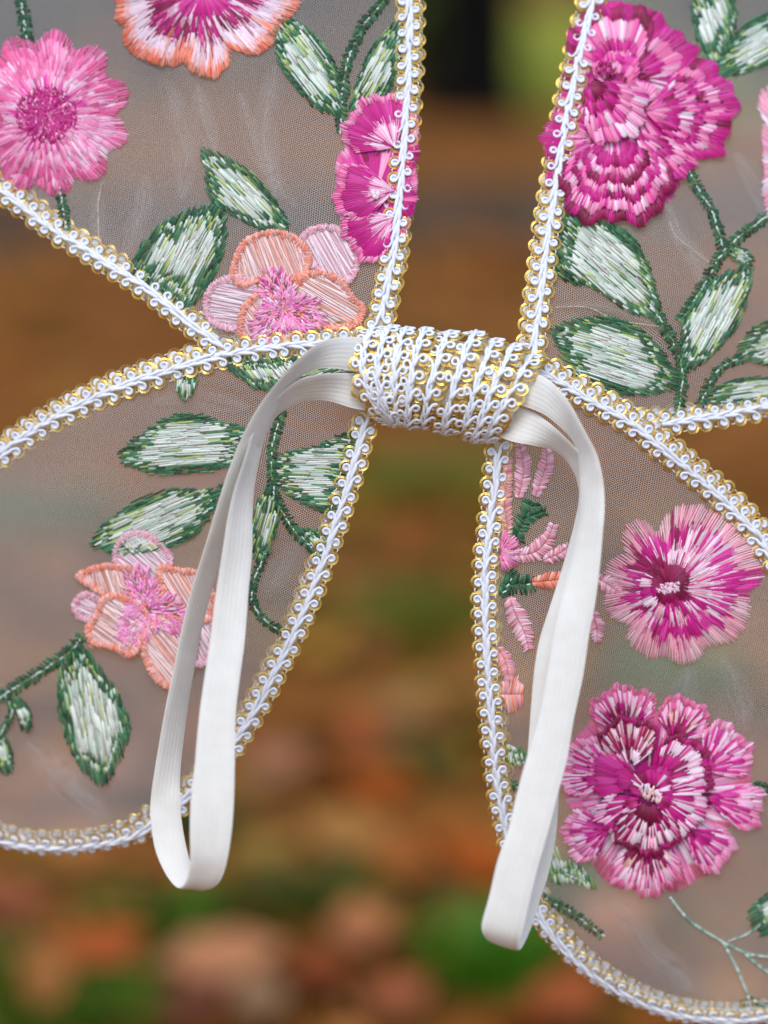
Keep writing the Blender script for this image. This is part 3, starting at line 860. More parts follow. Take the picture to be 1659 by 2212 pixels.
# ------------------------------------------------------------------ embroidery
class Stitch:
    """collects raised stitches of thread; each stitch is a ridge 3 vertices across, 4 along"""
    def __init__(s, w): s.w, s.v, s.f, s.c = w, [], [], []
    def add(s, a, b, rad, col, h0=3.0, h1=3.0, bow=2.0):
        dx, dy = b[0] - a[0], b[1] - a[1]
        L = math.hypot(dx, dy)
        if L < 1.0: return
        nx, ny = -dy / L * rad, dx / L * rad
        n = len(s.v)
        cj = random.uniform(0.74, 1.18)
        c = (min(1, col[0] * cj), min(1, col[1] * cj), min(1, col[2] * cj))
        for t, k in ((0, .55), (.12, 1), (.88, 1), (1, .55)):
            x, y = a[0] + dx * t, a[1] + dy * t
            h = h0 + (h1 - h0) * t + bow * 4 * t * (1 - t)
            if t in (0, 1): h -= 2.0
            s.v += [on(s.w, x + nx * k, y + ny * k, h - rad * .55), on(s.w, x, y, h + rad * .95), on(s.w, x - nx * k, y - ny * k, h - rad * .55)]
            s.c += [c, c, c]
        for i in range(3):
            q = n + 3 * i
            s.f += [(q, q + 1, q + 4, q + 3), (q + 1, q + 2, q + 5, q + 4)]
    def build(s, name, parent, label=None):
        o = mesh_obj(name, s.v, s.f, M_THREAD, parent, cols=np.array(s.c))
        if label: o['label'] = label
        return o

def pick(pal):
    r = random.random() * sum(w for _, w in pal)
    for c, w in pal:
        r -= w
        if r <= 0: return c
    return pal[-1][0]

DG, MG, LG, YG, WH, PG = lin((34, 98, 66)), lin((74, 134, 92)), lin((124, 158, 92)), lin((176, 196, 112)), lin((222, 230, 220)), lin((178, 204, 184))
DG2, OL = lin((14, 62, 36)), lin((110, 124, 30))

def vnoise(x, y, sc, seed=0.0):
    x, y = x / sc + seed, y / sc - seed * 0.7
    return 0.5 + 0.25 * (math.sin(x * 2.1 + 1.3 * math.sin(y * 1.7 + seed)) + math.sin(y * 2.6 + 1.1 * math.sin(x * 1.9 - seed)))

def emb_leaf(w, pts, ang, label, edge=(13, 25), sp=3.9, dark=1.0, clip=None, spike=11, pale=0.0, name='embroidered_leaf'):
    poly = smooth(pts, 5, closed=True)
    a = R(ang); ca, sa = math.cos(a), math.sin(a)
    px, py = poly[:, 0] * ca + poly[:, 1] * sa, -poly[:, 0] * sa + poly[:, 1] * ca
    st = Stitch(w)
    seed = random.uniform(0, 50)
    yy = py.min() + 1
    while yy < py.max():
        qx, qy = np.roll(px, -1), np.roll(py, -1)
        hit = sorted(float(px[i] + (qx[i] - px[i]) * (yy - py[i]) / (qy[i] - py[i])) for i in range(len(px)) if (py[i] > yy) != (qy[i] > yy))
        for k in range(0, len(hit) - 1, 2):
            x0, x1 = hit[k] - random.uniform(-2, spike), hit[k + 1] + random.uniform(-2, spike)
            Lr = x1 - x0
            nz = lambda q_: vnoise(q_, yy, 22, seed)
            plan = []
            for end in (0, 1):
                e = edge[0] * (0.9 + 1.2 * nz(end * 90)) + random.uniform(-7, 9)
                m_ = (edge[1] - edge[0]) * (0.6 + 0.8 * nz(40 + end * 70)) + random.uniform(-2, 3)
                r_ = 17 * (0.5 + nz(200 + end * 60)) + random.uniform(-6, 6)
                plan.append((e, m_, r_))
            cuts, cl = [x0], []
            ym = (yy - py.min()) / (py.max() - py.min())
            marg = min(1.0, 4 * ym * (1 - ym) * 1.25)                # towards the sides of the leaf only dark stitches are left
            EDG = [(DG, 4 * dark), (MG, 2.2), (DG2, .9 * dark), (LG, .5 + (1 - dark))]
            MIX = [(WH, 2.4 + pale), (PG, 1.6), (YG, 1.4), (MG, 1.4), (DG, .6)]
            RNG = [(DG, 3.4 * dark), (MG, 2.4), (YG, 1.0), (WH, .8)]
            COR = [(WH, 7), (PG, 1.4), (YG, .6), (MG, .35)]
            def seg(a_, pal, mx_=34):
                a_ = min(a_, x1)
                while a_ - cuts[-1] > mx_ * 1.4:
                    cuts.append(cuts[-1] + mx_ * random.uniform(.7, 1.2)); cl.append(pick(pal))
                if a_ > cuts[-1] + 2: cuts.append(a_); cl.append(pick(pal))
            if marg < .5 + random.uniform(-.08, .08) or Lr < 34:
                seg(x1, EDG, 20)
            else:
                a0, b0, c0 = plan[0]; a1, b1, c1 = plan[1]
                tot = a0 + b0 + c0 + a1 + b1 + c1
                k_ = min(1.0, Lr * .72 / tot)
                seg(x0 + a0 * k_, EDG); seg(x0 + (a0 + b0) * k_, MIX, 20)
                seg(x0 + (a0 + b0 + c0) * k_, RNG)
                seg(x1 - (a1 + b1 + c1) * k_, COR if marg > .74 + random.uniform(-.06, .06) else (MIX if random.random() < .6 else RNG), 44)
                seg(x1 - (a1 + b1) * k_, RNG)
                seg(x1 - a1 * k_, MIX, 20); seg(x1, EDG)
            for q_ in range(len(cl)):
                x, xe = cuts[q_] - random.uniform(0, 3), cuts[q_ + 1] + random.uniform(0, 3)
                ja, jb = random.uniform(-1.8, 1.8), random.uniform(-1.8, 1.8)
                A = (x * ca - (yy + ja) * sa, x * sa + (yy + ja) * ca); B = (xe * ca - (yy + jb) * sa, xe * sa + (yy + jb) * ca)
                hh = 2.5 + random.uniform(0, 2.0)
                st.add(A, B, random.uniform(1.6, 2.2), cl[q_], hh, hh, 1.6)
        yy += sp * random.uniform(0.85, 1.15)
    return st.build(name, wings, label)

def emb_stem(w, pts, width, label, cols=None, core=WH, ang=62, sp=4.6, corep=0.75):
    q = smooth(pts, sp)
    st = Stitch(w)
    cols = cols or [(DG, 4), (DG2, 1.5), (MG, 1.5)]
    for i in range(len(q)):
        T = q[min(i + 1, len(q) - 1)] - q[max(i - 1, 0)]; T = T / (np.linalg.norm(T) + 1e-6)
        for sd in (1, -1):
            a = R(ang + random.uniform(-14, 14)) * sd
            d = np.array((T[0] * math.cos(a) - T[1] * math.sin(a), T[0] * math.sin(a) + T[1] * math.cos(a)))
            L = width * random.uniform(.38, .62)
            A = q[i] + d * random.uniform(-1, 1.5); B = q[i] + d * L
            st.add(A, B, random.uniform(1.7, 2.2), pick(cols), 3.5, 2.5, 1.8)
        if random.random() < corep and i % 2 == 0:
            B = q[i] + T * random.uniform(6, 11) + rng.normal(0, 1.2, 2)
            st.add(q[i] + rng.normal(0, 1.2, 2), B, 1.6, core if random.random() < .7 else LG, 6.0, 6.0, 1.0)
    return st.build('embroidered_stem', wings, label)

def polar_outline(c, pts):
    p = np.array(pts, float) - np.array(c)
    a = np.arctan2(-p[:, 1], p[:, 0]); r = np.hypot(p[:, 0], p[:, 1])
    o = np.argsort(a); a, r = a[o], r[o]
    aa = np.concatenate([a - 2 * math.pi, a, a + 2 * math.pi]); rr = np.concatenate([r, r, r])
    return lambda t: float(np.interp(t, aa, rr))

def emb_flower(w, c, outline, layers, npet, label, centre, phase=0.0, scallop=(0, 0.0), clip=None, centre_h=20, spots=(), swirl=0.22):
    """layers: (scale, centre shift, wobble lobes, wobble amount, bands) from the bottom up; band: f0, f1, jitter, palette, spacing, streak"""
    Rf0 = polar_outline(c, outline)
    petals = [Stitch(w) for _ in range(npet)]
    h_base = 3.0
    for li, (sc, sh, nl, am, bands) in enumerate(layers):
        cx, cy = c[0] + sh[0], c[1] + sh[1]
        ph = random.uniform(0, 6)
        def Rf(t):
            r = Rf0(t) * sc * (1 + am * (abs(math.sin(nl * t / 2 + ph)) - 0.6))
            if scallop[0]: r *= 1 + scallop[1] * (abs(math.sin(scallop[0] * t / 2)) - .6)
            return r
        for bi, (f0, f1, jt, pal, sp, streak) in enumerate(bands):
            t = -math.pi
            run, col = 0, None
            while t < math.pi:
                r1 = Rf(t)
                if run <= 0:
                    col = pick(pal); run = random.choice(range(1, streak + 1))
                run -= 1
                a0 = max(0.03, f0 + random.uniform(-jt, jt)) * r1; a1 = (f1 + random.uniform(-jt, jt * .5)) * r1
                ta = t + random.uniform(-.02, .02) + swirl * (vnoise(cx + math.cos(t) * a1, cy - math.sin(t) * a1, 60, li * 3.1) - .5) * 2 * (a1 - a0) / max(a1, 1)
                cc = col
                mx_, my_ = cx + math.cos(t) * (a0 + a1) / 2, cy - math.sin(t) * (a0 + a1) / 2
                for (sx_, sy_, ra_, rb_, an_, sp_) in spots:
                    ex, ey = mx_ - sx_, my_ - sy_
                    c_, s2_ = math.cos(R(an_)), math.sin(R(an_))
                    if ((ex * c_ + ey * s2_) / ra_) ** 2 + ((-ex * s2_ + ey * c_) / rb_) ** 2 < random.uniform(.6, 1.2): cc = pick(sp_)
                A = (cx + math.cos(ta) * a0, cy - math.sin(ta) * a0); B = (cx + math.cos(t) * a1, cy - math.sin(t) * a1)
                hb = h_base + li * 4.5 + bi * 1.3
                pi = int(((t - phase) % (2 * math.pi)) / (2 * math.pi) * npet) % npet
                if clip is None or inside(clip, np.array((A[0] + B[0]) / 2), np.array((A[1] + B[1]) / 2)):
                    petals[pi].add(A, B, random.uniform(1.7, 2.2), cc, hb + 2.5, hb, 2.0)
                t += sp / max(18.0, (f0 * .25 + f1 * .75) * r1) * random.uniform(.8, 1.2)
    st = Stitch(w)
    cw, ch, cang, pal, n = centre
    for k in range(n):
        a = random.uniform(0, 6.28); r = math.sqrt(random.random())
        x, y = r * cw * math.cos(a), r * ch * math.sin(a)
        x, y = x * math.cos(R(cang)) - y * math.sin(R(cang)), x * math.sin(R(cang)) + y * math.cos(R(cang))
        b = R(cang) + 1.3 + random.uniform(-.5, .5); L = random.uniform(5, 10)
        st.add((c[0] + x - math.cos(b) * L / 2, c[1] + y - math.sin(b) * L / 2), (c[0] + x + math.cos(b) * L / 2, c[1] + y + math.sin(b) * L / 2), 1.9, pick(pal), centre_h, centre_h, 2.5)
    fo = st.build('embroidered_flower', wings, label)
    for s_ in petals:
        if s_.v: s_.build('petal', fo)
    return fo

MA, MB, DM, DM2 = lin((204, 20, 138)), lin((222, 66, 164)), lin((156, 10, 86)), lin((128, 6, 62))
PK, LP, HP, WP = lin((240, 120, 176)), lin((248, 168, 206)), lin((230, 92, 154)), lin((244, 218, 232))
PP, CO, CO2, PE = lin((240, 172, 190)), lin((236, 126, 100)), lin((244, 154, 130)), lin((246, 192, 182))
RP = lin((218, 104, 140))

# pink carnation, upper left
def circle_pts(c, r, lobes, am, n=72, ph=0.0):
    return [(c[0] + r * (1 + am * (abs(math.sin(lobes * t / 2 + ph)) - .6)) * math.cos(t), c[1] - r * (1 + am * (abs(math.sin(lobes * t / 2 + ph)) - .6)) * math.sin(t)) for t in np.linspace(0, 2 * math.pi, n, endpoint=False)]
emb_flower('UL', (100, 246), circle_pts((100, 246), 172, 11, .2), [
    (1.0, (0, 0), 9, .03, [(.74, 1.0, .02, [(HP, 4), (PK, 4), (LP, 1)], 5.2, 2), (.66, .88, .05, [(PK, 3), (LP, 3), (WP, 2)], 3.8, 2)]),
    (.82, (2, 3), 12, .14, [(.7, 1.0, .04, [(HP, 3), (PK, 4), (LP, 2)], 4.0, 2), (.6, .86, .06, [(LP, 4), (PK, 2), (WP, 2)], 3.8, 2)]),
    (.66, (0, 2), 9, .14, [(.66, 1.0, .06, [(HP, 2), (PK, 4), (LP, 3)], 3.8, 2), (.5, .86, .09, [(LP, 4), (PK, 2), (WP, 1.6)], 3.6, 2)]),
    (.48, (0, 2), 7, .14, [(.6, 1.0, .14, [(LP, 3), (PK, 2), (MB, 2.5), (WP, 1)], 3.8, 1), (.1, .8, .14, [(MA, 4), (DM, 1.5), (LP, .8), (MB, 2)], 3.6, 1)])],
    11, 'pink carnation with magenta heart on the upper left wing', (66, 60, 0, [(MA, 5), (MB, 1.6), (DM, 3), (LP, .9), (WP, .4)], 620),
    spots=[(190, 300, 70, 46, -20, [(LP, 6), (PK, 1), (WP, 1.4)])])
# coral-edged bloom cut by the top edge
emb_flower('UL', (432, -28), [(640, -10), (655, 5), (610, 60), (600, 85), (560, 122), (515, 112), (500, 108), (497, 140), (465, 172), (415, 160), (395, 135), (380, 145), (330, 140), (285, 118), (262, 92), (268, 60), (245, 40), (250, 10), (232, -15), (235, -70), (255, -120), (310, -160), (330, -200), (400, -220), (450, -190), (500, -215), (570, -190), (590, -140), (640, -110), (650, -60)], [
    (1.0, (0, 0), 1, 0, [(.8, 1.0, .02, [(CO, 3), (CO2, 4)], 4.6, 2), (.6, .92, .04, [(WP, 6), (CO2, 1)], 3.5, 4), (.5, .78, .07, [(DM, 2.4), (WP, 4), (CO2, 1)], 3.8, 2)]),
    (.66, (0, 2), 6, .12, [(.5, 1.0, .1, [(DM, 3), (DM2, 2), (WP, 1.2), (MA, 2)], 3.5, 3), (.3, .75, .1, [(MA, 3), (DM, 1.5), (WP, 1.5)], 3.5, 3)]),
    (.36, (6, 4), 5, .1, [(.15, 1.0, .12, [(MA, 4), (MB, 3), (WP, .8)], 3.5, 2)])],
    7, 'coral-edged magenta flower at the top of the upper left wing', (22, 20, 0, [(MB, 3), (MA, 2)], 40))
# magenta flower tucked under the inner braid of the upper left wing
# layered blooms: every petal is a fan of short stitches about its own pivot, later petals lie over earlier ones
def fan_flower(w, c, fans, label, centre, centre_h=30, base=None):
    st = Stitch(w)
    cw, ch, cang, pal, n = centre
    for k in range(n):
        a = random.uniform(0, 6.28); r = math.sqrt(random.random())
        x, y = r * cw * math.cos(a), r * ch * math.sin(a)
        x, y = x * math.cos(R(cang)) - y * math.sin(R(cang)), x * math.sin(R(cang)) + y * math.cos(R(cang))
        b = R(cang) + 1.2 + random.uniform(-.4, .4); L = random.uniform(8, 14)
        st.add((c[0] + x - math.cos(b) * L / 2, c[1] + y - math.sin(b) * L / 2), (c[0] + x + math.cos(b) * L / 2, c[1] + y + math.sin(b) * L / 2), 1.9, pick(pal), centre_h, centre_h, 2.5)
    fo = st.build('embroidered_flower', wings, label)
    if base:
        bs = Stitch(w); Rf = polar_outline(c, base[0])
        for bi, (f0, f1, jt, pal, sp, run_) in enumerate(base[1]):
            t = -math.pi; run = 0
            while t < math.pi:
                r = Rf(t) * .965
                if run <= 0: col = pick(pal); run = random.randint(1, run_)
                run -= 1
                q0 = max(.02, f0 + random.uniform(-jt, jt)) * r; q1 = (f1 + random.uniform(-jt, jt * .5)) * r
                bs.add((c[0] + math.cos(t) * q0, c[1] - math.sin(t) * q0), (c[0] + math.cos(t) * q1, c[1] - math.sin(t) * q1), 1.9, col, 3 + bi * .6, 2 + bi * .6, 1.5)
                t += sp / max(12.0, (.3 * f0 + .7 * f1) * r)
        bs.build('under_stitching', fo)
    for fi, (px, py, a0, a1, Rm, bands) in enumerate(fans):
        ps = Stitch(w)
        seed = random.uniform(0, 40)
        for bi, (f0, f1, jt, pal, sp, run_) in enumerate(bands):
            t = R(a0); run, col = 0, None
            while t < R(a1):
                k = (t - R(a0)) / R(a1 - a0)
                prof = (1 - abs(2 * k - 1) ** 4 * .36) * (1 + .045 * math.sin(t * 9 + seed) + .03 * math.sin(t * 23 + seed))
                r = Rm * prof * .965
                if run <= 0: col = pick(pal); run = random.randint(1, max(1, run_ - 1))
                run -= 1
                q0 = (f0 + random.uniform(-jt, jt)) * r; q1 = (f1 + random.uniform(-jt, jt * .4)) * r
                tb = t + random.uniform(-.012, .012)
                h = 4 + fi * 1.9 + bi * .9
                ps.add((px + math.cos(tb) * q0, py - math.sin(tb) * q0), (px + math.cos(t) * q1, py - math.sin(t) * q1), random.uniform(1.65, 2.15), col, h + 1.5, h, 2.2)
                t += sp / max(14.0, (.35 * f0 + .65 * f1) * r) * random.uniform(.85, 1.15)
        ps.build('petal', fo)
    return fo
SM = [(MA, 5), (DM, 1.6), (MB, 1.4)]
SL = [(LP, 3), (WP, 1.1), (PK, 3), (MB, 1.2)]
ST = [(WP, 1.6), (LP, 3), (MB, 1.6), (PK, 1.4)]
SD = [(DM, 4), (DM2, 1.4), (MA, 2)]
MRIM = [(.84, 1, .02, [(PK, 3), (LP, 2), (HP, 1)], 4.2, 2), (.4, .9, .05, [(MA, 6), (MB, 2)], 3.5, 6), (.1, .6, .12, [(WP, 3), (LP, 3), (MA, 1.4)], 3.7, 2)]
magenta = fan_flower('UL', (812, 420), [
    (846, 330, -70, 70, 64, [(.3, 1, .03, [(MA, 4), (DM, 1), (PK, 2)], 3.6, 4)]), (846, 430, -75, 60, 58, [(.3, 1, .03, [(MA, 4), (DM, 1), (PK, 2)], 3.6, 4)]),
    (852, 318, 70, 190, 128, MRIM), (850, 468, 168, 262, 122, MRIM), (852, 412, 140, 226, 136, MRIM)],
    'magenta flower with pink rim half under the inner braid', (8, 8, 0, [(WP, 1)], 26), centre_h=22, base=([(870, 195), (835, 200), (815, 228), (780, 245), (750, 264), (740, 290), (742, 318), (724, 335), (720, 372), (728, 385), (718, 405), (720, 440), (730, 455), (730, 475), (750, 500), (770, 512), (780, 540), (802, 565), (830, 558), (870, 520), (893, 470), (903, 420), (898, 350), (908, 300), (906, 240), (893, 200)], [(.8, 1, .02, [(PK, 3), (LP, 2)], 4.0, 4), (.4, .9, .04, SM, 3.4, 6), (.02, .5, .06, [(MA, 4), (LP, 1.4), (WP, 1)], 3.3, 3)]))
fan_flower('UR', (1310, 148), [
    (1290, 300, 130, 262, 126, [(.5, 1, .03, SM, 3.6, 5), (.2, .6, .06, SL, 3.6, 3)]),
    (1352, 168, 0, 58, 168, [(.74, 1, .02, SM, 3.7, 6), (.5, .8, .05, SL, 3.4, 3), (.25, .55, .05, SM, 3.4, 4)]),
    (1340, 168, 48, 158, 168, [(.78, 1, .02, SD, 3.6, 6), (.5, .82, .05, SL, 3.4, 3), (.34, .56, .06, SM, 3.4, 3), (.15, .4, .06, ST, 3.4, 3)]),
    (1395, 240, -48, 52, 203, [(.8, 1, .02, SM, 3.6, 6), (.66, .83, .04, SL, 3.4, 3), (.55, .69, .04, SM, 3.4, 4), (.4, .58, .05, ST, 3.4, 3), (.22, .44, .05, SM, 3.4, 4), (.06, .27, .04, SL, 3.4, 3)]),
    (1372, 285, -72, -10, 152, [(.8, 1, .03, [(MB, 3), (MA, 3), (PK, 2)], 3.6, 4), (.6, .84, .05, ST, 3.4, 3), (.4, .64, .05, SM, 3.4, 3), (.2, .45, .05, SL, 3.4, 3)]),
    (1330, 285, -150, -30, 210, [(.86, 1, .015, SD, 3.6, 6), (.73, .88, .03, SL, 3.4, 3), (.64, .76, .02, SM, 3.4, 6), (.56, .67, .02, SL, 3.4, 3), (.46, .59, .02, SD, 3.4, 6), (.38, .49, .02, SL, 3.4, 3), (.24, .41, .03, SM, 3.4, 6)]),
    (1330, 195, 25, 150, 84, [(.74, 1, .04, [(MB, 2), (PK, 2), (MA, 2)], 3.4, 3), (.45, .8, .06, SL, 3.4, 3), (.15, .5, .05, SD, 3.4, 5)]),
    (1385, 225, 20, 165, 52, [(.5, 1, .06, [(PK, 3), (LP, 3), (MB, 1)], 3.5, 2)]),
    (1268, 175, -92, -2, 158, [(.74, 1, .03, ST, 3.4, 4), (.52, .78, .05, SL, 3.4, 3), (.3, .58, .05, SM, 3.4, 4), (.1, .36, .04, SD, 3.4, 5)])],
    'large magenta peony beside the inner braid of the upper right wing', (24, 13, 20, [(DM, 3), (MA, 2), (LP, .6)], 50), base=([(1310, -2), (1370, 2), (1400, 12), (1432, 20), (1452, 55), (1445, 78), (1490, 84), (1500, 105), (1492, 140), (1530, 160), (1572, 190), (1594, 235), (1590, 275), (1563, 312), (1520, 328), (1503, 363), (1480, 375), (1478, 400), (1460, 440), (1438, 460), (1400, 484), (1345, 488), (1290, 476), (1250, 452), (1234, 420), (1180, 425), (1168, 410), (1178, 375), (1175, 320), (1194, 290), (1207, 200), (1237, 120), (1262, 40)], [(.7, 1, .02, SM, 3.5, 6), (.35, .75, .05, [(LP, 2), (MA, 3), (MB, 2), (WP, 1)], 3.3, 3), (.02, .4, .03, SM, 3.2, 5)]))
# pale pink flower cut by the right edge
emb_flower('UR', (1748, 345), [(1640, 195), (1634, 230), (1650, 262), (1646, 320), (1650, 380), (1647, 430), (1656, 480), (1690, 520), (1760, 530), (1830, 480), (1860, 400), (1850, 300), (1800, 210), (1740, 170), (1690, 175)], [
    (1.0, (0, 0), 7, .04, [(.55, 1.0, .04, [(PP, 4), (LP, 2), (WP, 1)], 3.8, 4), (.3, .7, .08, [(MA, 2), (PP, 2), (WP, 1)], 3.6, 3)]),
    (.45, (0, 0), 5, .1, [(.2, 1.0, .1, [(MA, 3), (DM, 2), (WP, 1)], 3.6, 2)])],
    5, 'pale pink flower cut by the right edge of the picture', (16, 14, 0, [(WP, 2), (MA, 1)], 30))
# upper flower of the lower right wing
emb_flower('LR', (1446, 1270), [(1490, 1088), (1520, 1092), (1545, 1105), (1580, 1120), (1600, 1150), (1625, 1175), (1640, 1205), (1655, 1235), (1640, 1265), (1620, 1280), (1622, 1310), (1615, 1350), (1585, 1388), (1550, 1392), (1530, 1400), (1500, 1432), (1465, 1437), (1440, 1420), (1400, 1425), (1372, 1405), (1352, 1378), (1358, 1352), (1335, 1345), (1308, 1325), (1302, 1290), (1318, 1270), (1303, 1240), (1312, 1215), (1350, 1195), (1342, 1165), (1352, 1135), (1375, 1120), (1400, 1128), (1420, 1150), (1440, 1110), (1462, 1090)], [
    (1.0, (0, 0), 1, 0, [(.5, 1.0, .03, [(PP, 6), (lin((238, 196, 206)), 2)], 5.0, 2), (.45, .82, .1, [(MA, 3), (DM, 1), (PP, 2.2)], 4.2, 2)]),
    (.74, (10, -4), 7, .12, [(.5, 1.0, .1, [(MA, 4), (MB, 2), (DM, 1), (WP, 1.4)], 3.5, 3), (.35, .78, .1, [(WP, 3), (PP, 2), (MA, 1.6)], 3.5, 3)]),
    (.48, (2, 0), 6, .14, [(.5, 1.0, .12, [(WP, 3), (MA, 2.5), (PP, 1.5)], 3.5, 2), (.2, .72, .08, [(MA, 4), (DM, 2)], 3.4, 4)]),
    (.27, (-4, -6), 5, .05, [(.15, 1.0, .1, [(DM, 4), (DM2, 1.5), (MA, 2)], 3.4, 5)])],
    8, 'pink-edged magenta flower below the upper braid of the lower right wing', (27, 11, -12, [(WP, 5), (LP, 2)], 75), spots=[(1430, 1235, 44, 24, 10, [(DM, 4), (DM2, 1)]), (1490, 1155, 44, 12, 8, [(DM, 3), (DM2, 1), (MA, 1)]), (1520, 1270, 44, 26, 20, [(WP, 4), (PP, 2), (MA, 1.4)]), (1500, 1190, 40, 14, 0, [(WP, 3), (PP, 3), (MA, 1)]), (1580, 1260, 46, 24, -30, [(MA, 4), (MB, 2), (WP, 1)])])
# lower, largest flower of the lower right wing
RIM = [(RP, 3), (PK, 3), (LP, 1)]
OUTER = [(.84, 1, .015, RIM, 5.0, 2), (.6, .9, .05, [(WP, 3.4), (LP, 1.8), (PK, 1.5), (MA, .8)], 3.5, 2), (.4, .74, .09, [(DM, 3), (MA, 2), (WP, 1.2), (PE, 1)], 4.4, 1), (.15, .48, .05, SD, 3.4, 5)]
OUTL = [(.8, 1, .03, [(LP, 4), (PK, 3), (WP, 1)], 4.4, 2), (.52, .86, .08, [(WP, 2), (LP, 2), (MB, 2), (MA, 1.4)], 3.6, 2), (.25, .6, .08, [(MA, 4), (MB, 2), (LP, 1)], 3.4, 3), (.05, .3, .03, SM, 3.4, 5)]
fan_flower('LR', (1406, 1713), [
    (1353, 1592, 34, 158, 117, OUTER), (1454, 1606, 14, 120, 108, OUTER), (1518, 1664, -12, 92, 122, OUTL), (1526, 1722, -48, 18, 134, OUTL), (1482, 1786, -78, -4, 124, OUTL),
    (1316, 1792, 140, 248, 106, OUTL), (1332, 1676, 112, 218, 126, OUTL), (1400, 1806, -150, -36, 136, OUTER),
    (1360, 1660, 38, 146, 116, [(.86, 1, .02, SD, 3.5, 6), (.6, .9, .05, [(WP, 3), (RP, 2), (PE, 1), (DM, 1.2)], 3.6, 2), (.38, .7, .08, [(DM, 3), (RP, 2), (WP, 1.5)], 3.7, 1), (.15, .42, .05, [(WP, 3), (DM, 2)], 3.6, 2)]),
    (1412, 1690, -22, 76, 138, [(.84, 1, .03, SD, 3.5, 5), (.58, .88, .06, [(WP, 3), (LP, 1.5), (MA, 1.6)], 3.5, 2), (.3, .64, .07, [(MA, 4), (DM, 1), (WP, 1.2)], 3.4, 3), (.1, .35, .04, SM, 3.4, 5)]),
    (1386, 1690, 128, 206, 112, [(.5, 1, .05, [(MA, 5), (MB, 2)], 3.4, 6), (.1, .55, .04, [(MA, 5), (DM, 1)], 3.4, 6)]),
    (1386, 1726, 172, 262, 112, [(.72, 1, .06, [(WP, 3), (LP, 2), (MA, 1.5)], 3.5, 2), (.36, .78, .07, [(MA, 4), (WP, 1.6)], 3.4, 2), (.1, .4, .03, SM, 3.4, 5)]),
    (1414, 1716, -76, 28, 122, [(.72, 1, .06, [(WP, 3), (LP, 2), (MA, 1.6)], 3.5, 2), (.36, .78, .08, [(MA, 3), (WP, 2.2)], 3.4, 2), (.1, .42, .03, SM, 3.4, 5)]),
    (1404, 1732, -158, -36, 120, [(.86, 1, .03, SD, 3.5, 4), (.62, .9, .05, [(WP, 4), (DM, 1.6), (PK, 1)], 3.5, 2), (.4, .68, .07, [(DM, 3), (WP, 2.4), (MA, 1)], 3.6, 1), (.1, .44, .03, [(DM, 4), (DM2, 2)], 3.4, 6)]),
    (1404, 1712, -20, 200, 52, [(.4, 1, .08, [(MA, 3), (DM, 2), (WP, 1.6)], 3.4, 3)])],
    'largest magenta and white flower, low on the lower right wing', (27, 13, 32, [(WP, 5), (PE, 2)], 60), centre_h=34, base=([(1330, 1476), (1365, 1482), (1395, 1502), (1415, 1530), (1430, 1530), (1455, 1507), (1490, 1500), (1510, 1522), (1530, 1560), (1537, 1588), (1560, 1580), (1600, 1587), (1623, 1610), (1633, 1650), (1630, 1690), (1645, 1702), (1655, 1735), (1638, 1763), (1600, 1783), (1578, 1792), (1590, 1820), (1583, 1862), (1558, 1888), (1515, 1903), (1500, 1918), (1460, 1936), (1415, 1928), (1390, 1931), (1340, 1931), (1302, 1912), (1277, 1880), (1272, 1855), (1242, 1853), (1222, 1823), (1228, 1785), (1246, 1765), (1218, 1740), (1211, 1705), (1224, 1670), (1215, 1640), (1230, 1592), (1264, 1562), (1273, 1532), (1297, 1492)], [(.8, 1, .015, RIM, 4.6, 2), (.55, .88, .05, [(WP, 3), (LP, 2), (MB, 2), (PK, 1)], 3.4, 2), (.3, .65, .06, [(MA, 4), (DM, 1.4), (WP, 1.4)], 3.3, 3), (.02, .36, .03, SM, 3.2, 5)]))

# sheer peach blossoms: corded rims, thin pale filling, pink heart
def mat_organza(name, rgb):
    m, nt, b = new_mat(name); nt.nodes.remove(b)
    d = nt.nodes.new('ShaderNodeBsdfDiffuse'); d.inputs['Color'].default_value = (*lin(rgb), 1)
    t = nt.nodes.new('ShaderNodeBsdfTransparent'); x = nt.nodes.new('ShaderNodeMixShader')
    tc = nt.nodes.new('ShaderNodeTexCoord'); n_ = noise(nt, 300, 3, tc.outputs['Object'])
    r_ = nt.nodes.new('ShaderNodeMapRange'); r_.inputs['To Min'].default_value = .3; r_.inputs['To Max'].default_value = .8
    nt.links.new(n_.outputs['Fac'], r_.inputs['Value']); nt.links.new(r_.outputs[0], x.inputs[0])
    nt.links.new(t.outputs[0], x.inputs[1]); nt.links.new(d.outputs[0], x.inputs[2]); nt.links.new(x.outputs[0], nt.nodes['Material Output'].inputs['Surface'])
    return m
M_ORG = {True: mat_organza('peach_organza', (246, 190, 184)), False: mat_organza('pink_organza', (246, 200, 214))}
